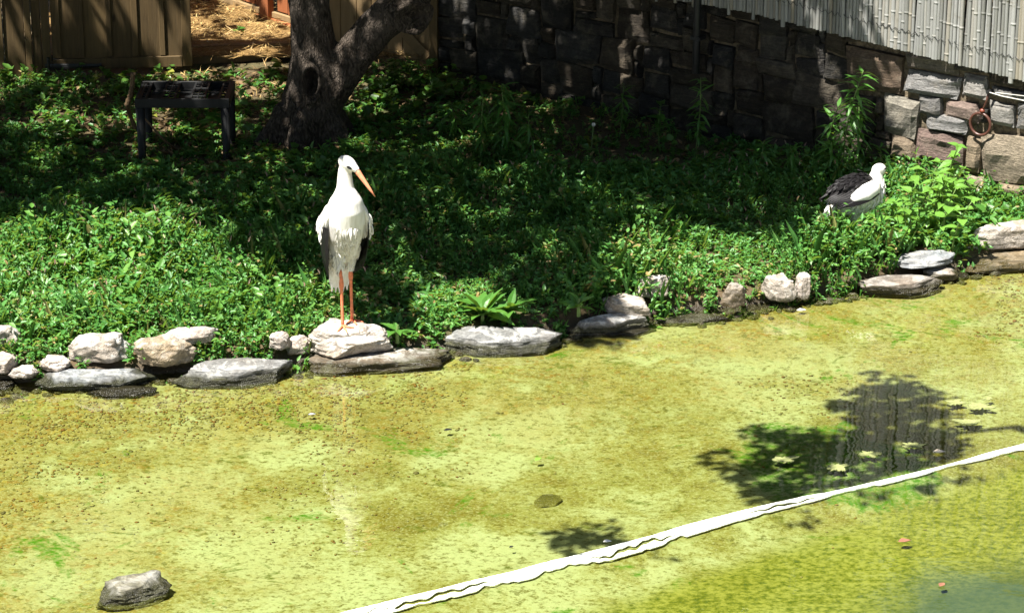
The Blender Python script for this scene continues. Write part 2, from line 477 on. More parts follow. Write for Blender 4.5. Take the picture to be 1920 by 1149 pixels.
def bed():
    t = NT('pond_bed'); p = t.pos()
    big = t.noise(p, 0.75, 4, 0.55, 0.4)
    mid = t.noise(p, 2.7, 6, 0.68, 0.5)
    fine = t.noise(t.pos((1, 1.3, 1)), 26, 6, 0.75)
    fin2 = t.noise(t.pos((1, 1.4, 1)), 75, 4, 0.7)
    vo = t.n('TexVoronoi', {'Vector': p, 'Scale': 34.0})
    cell = t.n('SeparateColor', {0: vo.outputs['Color']}).outputs[0]
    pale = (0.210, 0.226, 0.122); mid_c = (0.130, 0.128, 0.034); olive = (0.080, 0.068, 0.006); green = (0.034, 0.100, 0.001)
    f = t.math('ADD', t.math('MULTIPLY', big, 0.62), t.math('ADD', t.math('MULTIPLY', mid, 0.42), t.math('MULTIPLY', t.math('SUBTRACT', fine, 0.5), 0.25)))
    base = t.ramp(f, [(0.42, olive), (0.495, mid_c), (0.58, pale)])
    y = t.n('SeparateXYZ', {0: p})
    shal = t.n('MapRange', {0: t.math('SUBTRACT', y.outputs[1], t.math('MULTIPLY', y.outputs[0], 0.42)), 1: 13.4, 2: 15.2, 3: 0.15, 4: 1.0}).outputs[0]
    left = t.n('MapRange', {0: y.outputs[0], 1: -0.5, 2: -2.2, 3: 0.0, 4: 1.0}).outputs[0]
    peb = t.math('MULTIPLY', t.math('MAXIMUM', shal, left), t.ramp(mid, [(0.40, 1.0), (0.60, 0.15)]))
    warm = t.math('MULTIPLY', t.math('MAXIMUM', shal, left), t.ramp(t.noise(p, 1.7, 5, 0.6, 0.5), [(0.42, 0.0), (0.62, 0.6)]))
    base = t.mix(warm, base, (0.155, 0.108, 0.020, 1))
    pc = t.ramp(cell, [(0.0, (0.15, 0.13, 0.045)), (0.3, (0.12, 0.085, 0.016)), (0.55, (0.17, 0.155, 0.06)), (0.78, (0.15, 0.075, 0.012)), (0.88, (0.06, 0.045, 0.010)), (0.95, (0.20, 0.15, 0.03))], 'CONSTANT')
    base = t.mix(t.math('MULTIPLY', peb, 0.7), base, pc)
    base = t.mix(t.ramp(fine, [(0.38, 0.85), (0.48, 0.0)]), base, (0.062, 0.054, 0.006, 1))
    spk = t.noise(t.pos((1, 1.0, 1)), 15, 5, 0.65, 0.3)
    base = t.mix(t.ramp(spk, [(0.60, 0.0), (0.66, 0.8)]), base, (0.055, 0.052, 0.005, 1))
    base = t.mix(t.ramp(fin2, [(0.50, 0.0), (0.66, 0.6)]), base, (0.27, 0.275, 0.16, 1))
    shade_pt = P(1560, 860)
    dd = t.n('VectorMath', {0: p, 1: (shade_pt.x, shade_pt.y, 0)}, operation='DISTANCE').outputs['Value']
    near = t.n('MapRange', {0: dd, 1: 0.30, 2: 0.68, 3: 0.33, 4: 0.0}).outputs[0]  # paints the pond shadow's deep green into the bed, on top of random blotches
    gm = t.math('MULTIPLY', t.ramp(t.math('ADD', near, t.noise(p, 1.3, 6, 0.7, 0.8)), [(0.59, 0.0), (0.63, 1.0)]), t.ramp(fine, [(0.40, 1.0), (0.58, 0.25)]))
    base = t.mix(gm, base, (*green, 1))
    fl = t.math('MULTIPLY', t.ramp(t.noise(t.pos((1, 1.2, 1)), 5.0, 5, 0.65, 0.6), [(0.62, 0.0), (0.66, 0.9)]), t.ramp(fine, [(0.40, 1.0), (0.60, 0.3)]))
    base = t.mix(fl, base, (0.050, 0.062, 0.004, 1))
    # deeper half beyond the white strip carries a darker greener algae
    deep = t.n('MapRange', {0: t.math('SUBTRACT', y.outputs[1], t.math('MULTIPLY', y.outputs[0], 0.75)), 1: 11.95, 2: 11.75, 3: 0.0, 4: 0.85}).outputs[0]
    alg = t.ramp(t.math('ADD', t.math('MULTIPLY', fine, 0.8), t.math('MULTIPLY', mid, 0.2)), [(0.36, (0.020, 0.042, 0.002)), (0.46, (0.070, 0.080, 0.004)), (0.56, (0.150, 0.150, 0.026))])
    base = t.mix(deep, base, alg)
    sky_refl_pt = P(1980, 1190)
    d2 = t.n('VectorMath', {0: p, 1: (sky_refl_pt.x, sky_refl_pt.y, 0)}, operation='DISTANCE').outputs['Value']
    base = t.mix(t.n('MapRange', {0: t.math('ADD', d2, t.math('MULTIPLY', mid, 0.3)), 1: 0.75, 2: 1.15, 3: 0.85, 4: 0.0}).outputs[0], base, (0.030, 0.046, 0.022, 1))  # corner of the bed painted dark so the sky reflection shows there
    h = t.math('ADD', fine, t.math('MULTIPLY', vo.outputs['Distance'], -0.5))
    return t.done(t.principled(base, 0.9, t.bump(h, 0.35, 0.012), 0.1))
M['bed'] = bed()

def white_feather():
    t = NT('white_feather')
    n = t.noise(t.coord('Object', (60, 60, 9)), 1.0, 5, 0.6)
    b = t.noise(t.coord('Object', (1, 1, 1)), 9, 3)
    z = t.n('SeparateXYZ', {0: t.n('TexCoord').outputs['Object']}).outputs[2]
    col = t.ramp(n, [(0.25, (0.54, 0.52, 0.48)), (0.6, (0.68, 0.67, 0.645))])
    col = t.mix(t.math('MULTIPLY', b, 0.25), col, (0.58, 0.52, 0.41, 1))
    return t.done(t.principled(col, 0.8, t.bump(n, 0.5, 0.008), 0.2))
M['white_feather'] = white_feather()
M['black_feather'] = simple('black_feather', (0.006, 0.005, 0.0055), 0.55, 0.25, 0.4, 60, 0.3, 0.003)
M['bill'] = simple('bill_orange', (0.60, 0.22, 0.12), 0.45, 0.4, 0.18, 30, 0.15, 0.001)
M['leg'] = simple('leg_orange', (0.60, 0.18, 0.085), 0.6, 0.3, 0.25, 60, 0.5, 0.002)
M['eye'] = simple('eye_black', (0.01, 0.01, 0.01), 0.15, 0.5, 0.1)
M['band'] = simple('leg_band', (0.55, 0.58, 0.58), 0.4, 0.5, 0.1)
M['plastic'] = simple('black_plastic', (0.008, 0.0085, 0.009), 0.6, 0.3, 0.3, 40, 0.2, 0.002)
M['iron'] = simple('black_iron', (0.012, 0.012, 0.012), 0.5, 0.5, 0.4, 60, 0.4, 0.002)
M['pipe'] = simple('black_pipe', (0.010, 0.010, 0.011), 0.45, 0.5, 0.3)
M['ring'] = simple('ring_brown', (0.065, 0.024, 0.016), 0.4, 0.5, 0.25, 30)
M['ball'] = simple('ball_red', (0.16, 0.035, 0.02), 0.4, 0.5, 0.2, 30)
M['wire'] = simple('pale_wire', (0.45, 0.43, 0.40), 0.45, 0.5, 0.2)
M['rope'] = simple('rope_tan', (0.14, 0.09, 0.05), 0.9, 0.2, 0.4, 80, 0.8, 0.004)
def strip_mat():
    t = NT('white_paint'); p = t.pos()
    n1 = t.noise(p, 26, 5, 0.7); n2 = t.noise(p, 5, 4, 0.6)
    c = t.mix(t.ramp(n1, [(0.54, 0.0), (0.66, 0.8)]), (0.78, 0.78, 0.74, 1), (0.34, 0.40, 0.20, 1))
    c = t.mix(t.ramp(n2, [(0.5, 0.0), (0.7, 0.4)]), c, (0.45, 0.48, 0.30, 1))
    return t.done(t.principled(c, 0.7, t.bump(n1, 0.5, 0.006), 0.3))
M['white_paint'] = strip_mat()
M['algae_mat'] = simple('floating_algae', (0.19, 0.205, 0.08), 0.9, 0.2, 0.35, 45, 0.8, 0.006)
M['seed'] = simple('seed_fluff', (0.62, 0.60, 0.54), 0.9, 0.1, 0.1)
M['pebble'] = simple('pebble', (0.3, 0.24, 0.09), 0.8, 0.2, 0.3)

# ------------------------------------------------------------------ the setting
def grid_sheet(name, xs, ys, zf, material):
    X, Yg = np.meshgrid(xs, ys)
    Z = zf(X, Yg)
    v = np.stack([X.ravel(), Yg.ravel(), Z.ravel()], 1)
    nx, ny = len(xs), len(ys)
    i = np.arange(nx * ny).reshape(ny, nx)
    q = np.stack([i[:-1, :-1].ravel(), i[:-1, 1:].ravel(), i[1:, 1:].ravel(), i[1:, :-1].ravel()], 1)
    return tag(mesh_obj(name, np_mesh(name, v, q), material, smooth=True), kind='structure')

def span(lo, a, b, hi, step, coarse):
    return np.concatenate([np.arange(lo, a, coarse), np.arange(a, b, step), np.arange(b, hi + .01, coarse)])

grid_sheet('ground', span(-60, -5, 5, 60, 0.06, 2.5), span(4, 13, 24, 90, 0.06, 3.0), ground_z, M['soil'])
STRIP_LINE = [P(a, b) for a, b in ((-400, 1420), (540, 1185), (886, 1100), (1131, 1042), (1237, 1012), (1373, 970), (1506, 937), (1750, 880), (1920, 838), (2300, 745), (3000, 570))]
def bed_z(X, Y):
    d = np.clip(-shore_d(X, Y), 0, 5)
    sx_ = [q.x for q in STRIP_LINE]; sy_ = [q.y for q in STRIP_LINE]
    ledge = np.exp(-((Y - np.interp(X, sx_, sy_)) * .8 / .13) ** 2)
    zz = -0.016 - 0.018 * np.clip(d / 1.2, 0, 1) + 0.014 * (vnoise(X * 3, Y * 3, 9) - .5) - 0.06 * (shore_d(X, Y) > 0.05)
    return zz * (1 - ledge) - .010 * ledge
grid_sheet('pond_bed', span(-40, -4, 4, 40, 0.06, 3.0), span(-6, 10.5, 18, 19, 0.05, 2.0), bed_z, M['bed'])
wv = np.array([(-40, -6, 0), (40, -6, 0), (40, 19.5, 0), (-40, 19.5, 0)], float)
tag(mesh_obj('water', np_mesh('water', wv, np.array([[0, 1, 2, 3]])), M['water']), kind='structure')

# ------------------------------------------------------------------ stone wall
W0 = PG(846, 140); W1 = P(1920, 372, 0.16)
W0.z = W1.z = 0.0
WD = (W1 - W0).normalized()
WN = Vector((WD.y, -WD.x, 0))
if WN.y > 0: WN = -WN
WLEN = (W1 - W0).length
WANG = math.atan2(WD.y, WD.x)
def PW(px, py, out=0.0):
    """(along, up) on the wall face at a pixel"""
    d = ray(px, py); c = Vector((0, 0, CAM_H)); q = W0 + WN * out
    t = (q - c).dot(WN) / d.dot(WN)
    p = c + d * t
    return (p - W0).dot(WD), p.z
def WP(s, z, out=0.0):
    return W0 + WD * s + WN * out + Vector((0, 0, z))

def stone_mesh(name, w, h, rnd, proud=0.03, nx=8, nz=6):
    jit = [[(rnd.uniform(-.09, .09) * min(w, h * 1.6), rnd.uniform(-.10, .10) * h) for _ in range(2)] for _ in range(2)]
    V, F = [], []
    sd = rnd.uniform(0, 100)
    tiltx, tiltz = rnd.uniform(-.012, .012), rnd.uniform(-.012, .012)
    for j in range(nz):
        for i in range(nx):
            u, v = i / (nx - 1), j / (nz - 1)
            jx = sum(jit[a][b][0] * (u if a else 1 - u) * (v if b else 1 - v) for a in (0, 1) for b in (0, 1))
            jz = sum(jit[a][b][1] * (u if a else 1 - u) * (v if b else 1 - v) for a in (0, 1) for b in (0, 1))
            e = max(abs(2 * u - 1), abs(2 * v - 1))
            x = (u - .5) * w + jx; z = (v - .5) * h + jz
            n = mnoise.noise(Vector((x * 9 + sd, z * 9, sd)))
            n2 = mnoise.noise(Vector((x * 4 + sd, z * 14, sd + 9)))
            y = -(proud * (1 - 0.75 * e ** 9) + 0.018 * n + 0.022 * n2) - tiltx * (2 * u - 1) - tiltz * (2 * v - 1)
            if e > 0.99:
                x += 0.016 * n; z += 0.016 * n2
            V.append((x, y, z))
    for j in range(nz - 1):
        for i in range(nx - 1):
            a = j * nx + i
            F.append((a, a + 1, a + nx + 1, a + nx))
    rim = [i for i in range(nx)] + [j * nx + nx - 1 for j in range(1, nz)] + [(nz - 1) * nx + i for i in range(nx - 2, -1, -1)] + [j * nx for j in range(nz - 2, 0, -1)]
    o = len(V)
    for r in rim:
        x, y, z = V[r]
        V.append((x * .98, 0.07, z * .98))
    m = len(rim)
    for k in range(m):
        F.append((rim[k], o + k, o + (k + 1) % m, rim[(k + 1) % m]))
    return pydata(name, V, F)

wall = thing('stone_wall', 'rubble stone wall running behind the shaded bank, bamboo screen hung over its upper half', 'wall', tuple(W0), WANG)
core = box_mesh('mortar_core', WLEN + 1.6, 0.4, 2.9, 0.0, ((WLEN + 1.6) / 2 - 0.1, 0.225, 1.1))
mesh_obj('mortar', core, M['mortar'], wall)
rw = random.Random(21)
GREY = [(0.13, 0.125, 0.12), (0.17, 0.165, 0.16), (0.20, 0.19, 0.175), (0.11, 0.10, 0.092)]
TAN = [(0.20, 0.155, 0.105), (0.17, 0.13, 0.09), (0.225, 0.185, 0.135)]
RED = [(0.15, 0.105, 0.09), (0.17, 0.125, 0.105)]
# stones on the sunlit end, laid as seen
HAND = [((1701, 1801, 138, 181), GREY[1]), ((1724, 1769, 184, 216), GREY[0]), ((1773, 1836, 192, 224), RED[1]), ((1736, 1820, 218, 250), GREY[1]),
        ((1655, 1724, 180, 256), (0.185, 0.17, 0.14)), ((1720, 1812, 252, 306), RED[0]), ((1856, 1906, 193, 236), GREY[2]), ((1842, 1950, 250, 345), TAN[2]),
        ((1672, 1717, 258, 300), TAN[1]), ((1812, 1862, 332, 364), TAN[2]), ((1868, 1960, 350, 378), TAN[0]), ((1805, 1853, 140, 186), GREY[2]), ((1860, 1950, 168, 190), GREY[0]),
        ((1912, 1990, 195, 245), GREY[0]), ((1590, 1695, 88, 174), (0.10, 0.07, 0.048)), ((1722, 1800, 309, 350), TAN[1]), ((1812, 1838, 252, 325), TAN[0]), ((1698, 1800, 104, 133), (0.13, 0.11, 0.09))]
nst = 0
hand_rects = []
def add_stone(s, z, w, h, col, proud):
    me = stone_mesh('stone', w, h, rw, proud)
    o = mesh_obj('stone', me, M['wall_stone'], wall)
    o.location = (s, 0, z)
    o.color = (*col, 1)
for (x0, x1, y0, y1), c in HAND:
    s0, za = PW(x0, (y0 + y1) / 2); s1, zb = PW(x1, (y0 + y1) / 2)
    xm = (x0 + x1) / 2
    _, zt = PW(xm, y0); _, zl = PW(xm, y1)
    add_stone((s0 + s1) / 2, (zt + zl) / 2, (s1 - s0) * .97, (zt - zl) * .97, tuple(1.3 * q for q in c), 0.035)  # colours lifted: the sun on this end is painted into the stones
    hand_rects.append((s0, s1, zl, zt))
CELL = 0.058
nsx, nsz = int((WLEN + 1.5) / CELL), 24
occ = np.zeros((nsx, nsz), bool)
def cx(i): return -0.12 + i * CELL
def cz(j): return -0.10 + j * CELL
for i in range(nsx):
    for j in range(nsz):
        a_, c_ = cx(i) + CELL / 2, cz(j) + CELL / 2
        if any(q[0] - .015 < a_ < q[1] + .015 and q[2] - .015 < c_ < q[3] + .015 for q in hand_rects): occ[i, j] = True
SIZES = [(7, 4), (6, 3), (5, 4), (5, 2), (4, 3), (4, 2), (6, 2), (3, 3), (3, 2), (4, 1), (5, 1), (2, 2), (3, 1), (2, 1), (1, 2), (1, 1)]
for j in range(nsz):
    for i in range(nsx):
        if occ[i, j]: continue
        k0 = min(int(abs(rw.gauss(0, 5.0))), 12)
        for (w_, h_) in SIZES[k0:]:
            if i + w_ <= nsx and j + h_ <= nsz and not occ[i:i + w_, j:j + h_].any():
                break
        else:
            continue
        occ[i:i + w_, j:j + h_] = True
        if w_ * h_ == 1: continue
        pal = rw.choice([[(.13, .118, .10), (.16, .145, .12)], TAN, TAN, TAN, GREY]); shade_dk = rw.uniform(.18, .40)  # darkens the remaining stones, putting the wall's shade into their colour
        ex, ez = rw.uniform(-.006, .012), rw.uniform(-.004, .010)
        add_stone(cx(i) + w_ * CELL / 2 + rw.uniform(-.006, .006), cz(j) + h_ * CELL / 2 + rw.uniform(-.006, .006), w_ * CELL - .012 + ex, h_ * CELL - .012 + ez, tuple(q * shade_dk for q in rw.choice(pal)), rw.uniform(0.008, 0.055))

# bamboo screen
zb_r = PW(1920, 152, 0.07)[1]
zb_l = PW(1400, 22, 0.07)[1]
sr = PW(1920, 152, 0.07)[0]; sl = PW(1400, 22, 0.07)[0]
def screen_bottom(s):
    return zb_r + (zb_l - zb_r) * (s - sr) / (sl - sr) * (1 if s > sl else 1) if s > sl else zb_l
SCREEN_TOP = 2.35
screen = thing('bamboo_screen', 'grey bamboo cane screen hung along the top of the stone wall', 'screen', tuple(WP(0, 0, 0.075)), WANG)
def cane_mesh(name, L, rnd):
    r0 = rnd.uniform(0.0095, 0.0145)
    pts, rad = [], []
    zc = 0.0; nxt = rnd.uniform(0.05, 0.3)
    pts += [(0, 0, 0), (0, 0, .0015), (0, 0, .004)]; rad += [r0 * .93, r0, r0]
    bow = rnd.uniform(-.008, .008)
    def bx(z): return bow * math.sin(z / L * math.pi)
    while nxt < L - 0.04:
        for dz, k in ((-0.013, 1.0), (-0.007, 1.0), (-0.002, 1.22), (0.002, 1.22), (0.007, 1.0), (0.013, 1.0)):
            pts.append((bx(nxt), 0, nxt + dz)); rad.append(r0 * k)
        nxt += rnd.uniform(0.17, 0.32)
    pts += [(0, 0, L - .004), (0, 0, L - .0015), (0, 0, L)]; rad += [r0, r0, r0 * .93]
    return loft(name, pts, rad, 8, Vector((0, 1, 0)))
rb = random.Random(5)
canes = [cane_mesh('cane', 1.5, rb) for _ in range(14)]
s = -0.05; ncane = 0
while s < WLEN + 1.0 and ncane < 292:
    b = screen_bottom(s) + rb.uniform(-0.005, 0.005) - (rb.uniform(.01, .05) if rb.random() < .05 else 0)
    o = mesh_obj('cane', rb.choice(canes), M['bamboo'], screen, True)
    o.location = (s, rb.uniform(-.006, .006), b)
    o.scale = (rb.uniform(.9, 1.2), 1, (SCREEN_TOP - b + rb.uniform(-.05, .05)) / 1.5)
    o.rotation_euler = (rb.uniform(-.006, .006), rb.uniform(-.016, .016), rb.uniform(0, 6.28))
    s += rb.uniform(0.021, 0.027); ncane += 1
for dz in (0.14, 0.72):
    pts = []; s = 0.0
    while s < WLEN + 1.0:
        k = len(pts) % 4
        pts.append((s, (-0.018, -0.021, -0.018, -0.012)[k], screen_bottom(s) + dz + (0.010, 0.0, -0.012, 0.0)[k] + rb.uniform(-.004, .004)))
        s += 0.012
    mesh_obj('tie_wire', loft('tie_wire', pts, [0.0022] * len(pts), 4), M['iron'], screen)

# drainpipe on the wall
s_p, z_p = PW(1306, 138, 0.08)
pipe = thing('drain_pipe', 'black vertical drainpipe on the dark stone wall, ending above the weeds', 'pipe', tuple(WP(s_p, 0, 0.09)), WANG)
mesh_obj('tube', loft('tube', [(0, 0, z_p), (0, 0, z_p + .01), (0, 0, 1.2), (0, 0, 2.3)], [0.022, 0.025, 0.025, 0.025], 14), M['pipe'], pipe, True)
for zz in (z_p + .25, 1.5):
    mesh_obj('bracket', box_mesh('bracket', 0.075, 0.09, 0.03, 0.004, (0, 0.02, zz)), M['pipe'], pipe)

# hanging ring toy and its wire
s_h, z_h = PW(1852, 172, 0.06)
hp = WP(s_h, z_h, 0.06)
toy = thing('hanging_ring', 'brown ring on a beaded cord hung from a bolt on the sunlit stone wall', 'ring toy', tuple(hp), WANG)
def torus_mesh(name, R, r, axis='Y', n=36, m=10, c=(0, 0, 0)):
    V, F = [], []
    for i in range(n):
        a = 2 * math.pi * i / n
        for j in range(m):
            b = 2 * math.pi * j / m
            q = R + r * math.cos(b)
            p = (q * math.cos(a), r * math.sin(b), q * math.sin(a)) if axis == 'Y' else (q * math.cos(a), q * math.sin(a), r * math.sin(b))
            V.append((p[0] + c[0], p[1] + c[1], p[2] + c[2]))
            F.append((i * m + j, i * m + (j + 1) % m, ((i + 1) % n) * m + (j + 1) % m, ((i + 1) % n) * m + j))
    return pydata(name, V, F)
def wloc(px, py, out):
    s_, z_ = PW(px, py, out)
    return (s_ - s_h, -(out - 0.06), z_ - z_h)
mesh_obj('ring', torus_mesh('ring', 0.072, 0.0095, 'Y', c=wloc(1838, 233, 0.05)), M['ring'], toy, True)
c0 = wloc(1853, 173, 0.06); c1 = wloc(1842, 208, 0.05); c2 = wloc(1838, 216, 0.05)
mesh_obj('cord', loft('cord', [c0, wloc(1850, 190, .06), c1, c2], [0.006, 0.008, 0.006, 0.005], 8), M['ring'], toy, True)
mesh_obj('bead', pydata('bead', *ellipsoid_data(c1, (0.017, 0.017, 0.015))), M['ball'], toy, True)
mesh_obj('bolt', loft('bolt', [Vector(c0) + Vector((0, .08, 0)), Vector(c0) + Vector((0, -.015, 0))], [0.011, 0.011], 8), M['iron'], toy)
wire = thing('support_wire', 'thin pale wire stretched along the wall to the right of the hanging ring', 'wire', tuple(hp), WANG)
mesh_obj('strand', loft('strand', [c0, wloc(1880, 181, .06), wloc(1925, 190, .06), wloc(2000, 204, .05)], [0.0035] * 4, 6), M['wire'], wire)
mesh_obj('strand', loft('strand', [wloc(1866, 174, .06), wloc(1925, 181, .06), wloc(2000, 190, .05)], [0.0028] * 3, 6), M['wire'], wire)

# ------------------------------------------------------------------ wooden fence, gates, doorway
class Plane:
    """upright plane over two ground points; along is measured from A"""
    def __init__(self, A, B):
        self.A, self.B = A.copy(), B.copy()
        self.d = (B - A); self.d.z = 0; self.len = self.d.length; self.d.normalize()
        self.n = Vector((self.d.y, -self.d.x, 0))
        if self.n.y > 0: self.n = -self.n
        self.ang = math.atan2(self.d.y, self.d.x)
    def hit(self, px, py):
        d = ray(px, py); c = Vector((0, 0, CAM_H))
        t = (self.A - c).dot(self.n) / d.dot(self.n)
        p = c + d * t
        return (p - self.A).dot(self.d), p.z

def board(parent, name, s0, s1, z0, z1, th=0.02, out=0.0, mat='wood', bev=0.003, ry=0.0):
    me = box_mesh(name, s1 - s0, th, z1 - z0, bev)
    o = mesh_obj(name, me, M[mat], parent)
    o.location = ((s0 + s1) / 2, -out - th / 2, (z0 + z1) / 2)
    o.rotation_euler = (0, ry, 0)
    return o

A = PG(-160, 150); B = PG(640, 122)
FP = Plane(A, B)
base_z = A.z
def fs(px): return FP.hit(px, 125)[0]
def fz(px, py): return FP.hit(px, py)[1]
TOP = 2.2
rf = random.Random(3)
fence = thing('board_fence', 'brown board fence at the left edge beside the gate', 'fence', (A.x, A.y, 0), FP.ang)
edges = [(-160, -112, .02), (-112, -75, 0), (-75, -40, .02), (-40, -4, 0), (-4, 10, .02), (10, 50, 0), (50, 63, .02), (63, 81, .004), (81, 98, .018)]
for a, b, o_ in edges:
    zf_ = fz(50, 148)
    board(fence, 'board', fs(a) + .002, fs(b) - .002, zf_, TOP, 0.02, o_)
board(fence, 'rail', fs(-160), fs(97), 0.9, 1.0, 0.04, -0.045)

gate = thing('board_gate', 'wide brown board gate with bottom rail and black strap hinge, left of the straw doorway', 'gate', (A.x, A.y, 0), FP.ang)
for a, b, o_ in [(117, 150, 0), (161, 202, 0), (213, 250, 0), (262, 301, 0), (312, 343, 0)]:
    board(gate, 'board', fs(a) - .025, fs(b) + .025, fz(230, 116), TOP, 0.018, o_)
for a, b in [(100, 117), (150, 161), (202, 213), (250, 262), (301, 312)]:
    board(gate, 'batten', fs(a) + .001, fs(b) - .001, fz(230, 105) + .002, TOP, 0.016, 0.0185)
board(gate, 'stile', fs(343), fs(361), fz(352, 122), TOP, 0.036, 0.0)
board(gate, 'bottom_rail', fs(100), fs(342.5), fz(230, 126), fz(230, 106), 0.022, 0.0185)
h = mesh_obj('hinge', pydata('hinge', *join_data([loft_data([(fs(86), -.049, fz(140, 122)), (fs(100), -.049, fz(140, 122)), (fs(185), -.047, fz(185, 120)), (fs(191), -.047, fz(190, 119))],
    [(0.006, 0.028), (0.006, 0.026), (0.006, 0.012), (0.006, 0.016)], 8), loft_data([(fs(92), -.05, fz(92, 128)), (fs(92), -.05, fz(92, 105))], [0.012, 0.012], 8)])), M['iron'], gate)

# right-hand gate behind the tree
A2 = PG(600, 103); B2 = PG(836, 131)
GP = Plane(A2, B2)
def g_s(px): return GP.hit(px, 115)[0]
def g_z(px, py): return GP.hit(px, py)[1]
gate2 = thing('braced_gate', 'pale braced board gate between the forked tree and the stone wall', 'gate', (A2.x, A2.y, 0), GP.ang)
xs = [612, 642, 672, 700, 728, 757, 786, 812]
for a, b in zip(xs[:-1], xs[1:]):
    board(gate2, 'board', g_s(a) + .002, g_s(b) - .002, g_z(740, 120), TOP, 0.018, rf.uniform(0, .002), 'wood_pale')
board(gate2, 'bottom_rail', g_s(620), g_s(811), g_z(740, 119), g_z(740, 106), 0.022, 0.021, 'wood_pale')
p0 = (g_s(750), g_z(750, 52)); p1 = (g_s(806), g_z(806, 112))
L = math.hypot(p1[0] - p0[0], p1[1] - p0[1])
br = mesh_obj('brace', box_mesh('brace', L, 0.02, 0.075), M['wood_pale'], gate2)
br.location = ((p0[0] + p1[0]) / 2, -0.031, (p0[1] + p1[1]) / 2 + .02)
br.rotation_euler = (0, math.atan2(p0[1] - p1[1], p1[0] - p0[0]), 0)
post = thing('gate_post', 'upright square timber post where the braced gate meets the stone wall', 'post', (A2.x, A2.y, 0), GP.ang)
board(post, 'timber', g_s(813), g_s(829), -.05, TOP + .1, 0.09, 0.0, 'wood')
board(post, 'trim', g_s(830), g_s(848), -.05, TOP + .1, 0.05, -0.03, 'wood')

# door sill timbers
def timber(name, label, pa, pb, h, d, mat):
    a = P(*pa); b = P(*pb); v = b - a
    t = thing(name, label, 'timber', tuple(a), math.atan2(v.y, v.x))
    me = box_mesh('beam', v.length, d, h, 0.006, (v.length / 2, d / 2, h / 2))
    mesh_obj('beam', me, M[mat], t)
    return t
ZS = base_z
timber('sill_timber', 'lower pale timber beam across the doorway at the straw edge', (362, 131, ZS - .03), (660, 117, ZS - .03), 0.10, 0.07, 'wood_pale')
timber('sill_timber', 'upper timber beam under the straw at the doorway threshold', (358, 109, ZS + .02), (665, 97, ZS + .02), 0.085, 0.08, 'wood_pale')

# straw yard behind the doorway
ya = P(362, 104, ZS + .09)
sx = np.arange(-3.6, 0.4, 0.08); sy = np.arange(ya.y + .04, 32, 0.12)
def straw_z(X, Y):
    edge = np.clip((Y - ya.y) / .2, 0, 1)
    return ZS + 0.075 + 0.02 * edge + 0.05 * edge * (vnoise(X * 2, Y * 2, 5) - .4) + 0.03 * edge * (vnoise(X * 7, Y * 7, 6) - .5)
grid_sheet('straw_floor', sx, sy, straw_z, M['straw_ground'])
# reddish fence beyond the straw
Ra = P(330, -26, ZS + .12); Rb = P(700, 86, ZS + .12)
RP = Plane(Ra, Rb)
redf = thing('red_fence', 'reddish brown board fence at the back of the straw yard', 'fence', (Ra.x, Ra.y, 0), RP.ang)
n = int(RP.len / 0.135)
for i in range(n):
    if i % 5 == 4:
        board(redf, 'post', i * .135, i * .135 + .11, ZS - .05, 1.9, 0.06, 0.03, 'wood_red')
    else:
        board(redf, 'board', i * .135 + .003, i * .135 + .130, ZS + .17 + rf.uniform(-.004, .004), 1.8, 0.018, rf.uniform(0, .004), 'wood_red')
board(redf, 'base_rail', 0, RP.len, ZS + .03, ZS + .115, 0.03, 0.035, 'wood_red')
board(redf, 'base_rail', 0, RP.len, ZS + .12, ZS + .165, 0.03, 0.022, 'wood_pale')

# ------------------------------------------------------------------ forked tree
TB = PG(578, 262)
def tp(px, py, dy=0.0): return PY(px, py, TB.y + dy)
trunk_pts = [Vector((TB.x, TB.y, TB.z - .15)), tp(575, 270), tp(578, 240), tp(583, 200), tp(588, 150), tp(588, 100), tp(583, 40), tp(578, -30), tp(570, -120), tp(560, -260), tp(545, -480), tp(520, -800)]
S = scale_at(TB)
tr_r = [76, 72, 64, 57, 49, 42, 40, 39, 37, 34, 28, 16]
limb_pts = [tp(590, 215), tp(612, 180), tp(640, 140, -.02), tp(672, 95, -.04), tp(705, 55, -.05), tp(738, 24, -.05), tp(775, -12, -.06), tp(820, -60, -.05), tp(890, -170, 0), tp(980, -330, .1), tp(1080, -560, .2)]
li_r = [40, 40, 37, 36, 35, 37, 35, 30, 25, 20, 10]
stub_pts = [tp(735, 20, -.05), tp(762, 24, -.10), tp(782, 30, -.14), tp(792, 34, -.16)]
st_r = [36, 34, 30, 24]
def bark_w(seed):
    def f(i, a, p):
        return 1 + 0.10 * mnoise.noise(Vector((math.cos(a) * 1.6, math.sin(a) * 1.6, p.z * 2.2 + seed))) + 0.05 * mnoise.noise(Vector((math.cos(a) * 4, math.sin(a) * 4, p.z * 5 + seed)))
    return f
parts = [loft_data(trunk_pts, [r / S for r in tr_r], 28, Vector((0, 1, 0)), bark_w(1)), loft_data(limb_pts, [r / S for r in li_r], 24, Vector((0, 1, 0)), bark_w(7)),
         loft_data(stub_pts, [r / S for r in st_r], 20, Vector((0, 1, 0)), bark_w(12))]
for ang, ln in ((200, .36), (260, .30), (330, .30), (30, .3), (120, .3)):
    a = math.radians(ang); dv = Vector((math.cos(a), math.sin(a), 0))
    b0 = Vector((TB.x, TB.y, TB.z + .22)) + dv * .13
    parts.append(loft_data([b0, b0 + dv * .1 + Vector((0, 0, -.14)), b0 + dv * ln * .8 + Vector((0, 0, -.30))], [.10, .085, .04], 12))
V, F = join_data(parts)
tm = remeshed('trunk', V, F, 0.013, 5)
n = len(tm.vertices)
co = np.empty(n * 3, np.float32); tm.vertices.foreach_get('co', co); co = co.reshape(-1, 3)
no = np.empty(n * 3, np.float32); tm.vertices.foreach_get('normal', no); no = no.reshape(-1, 3)
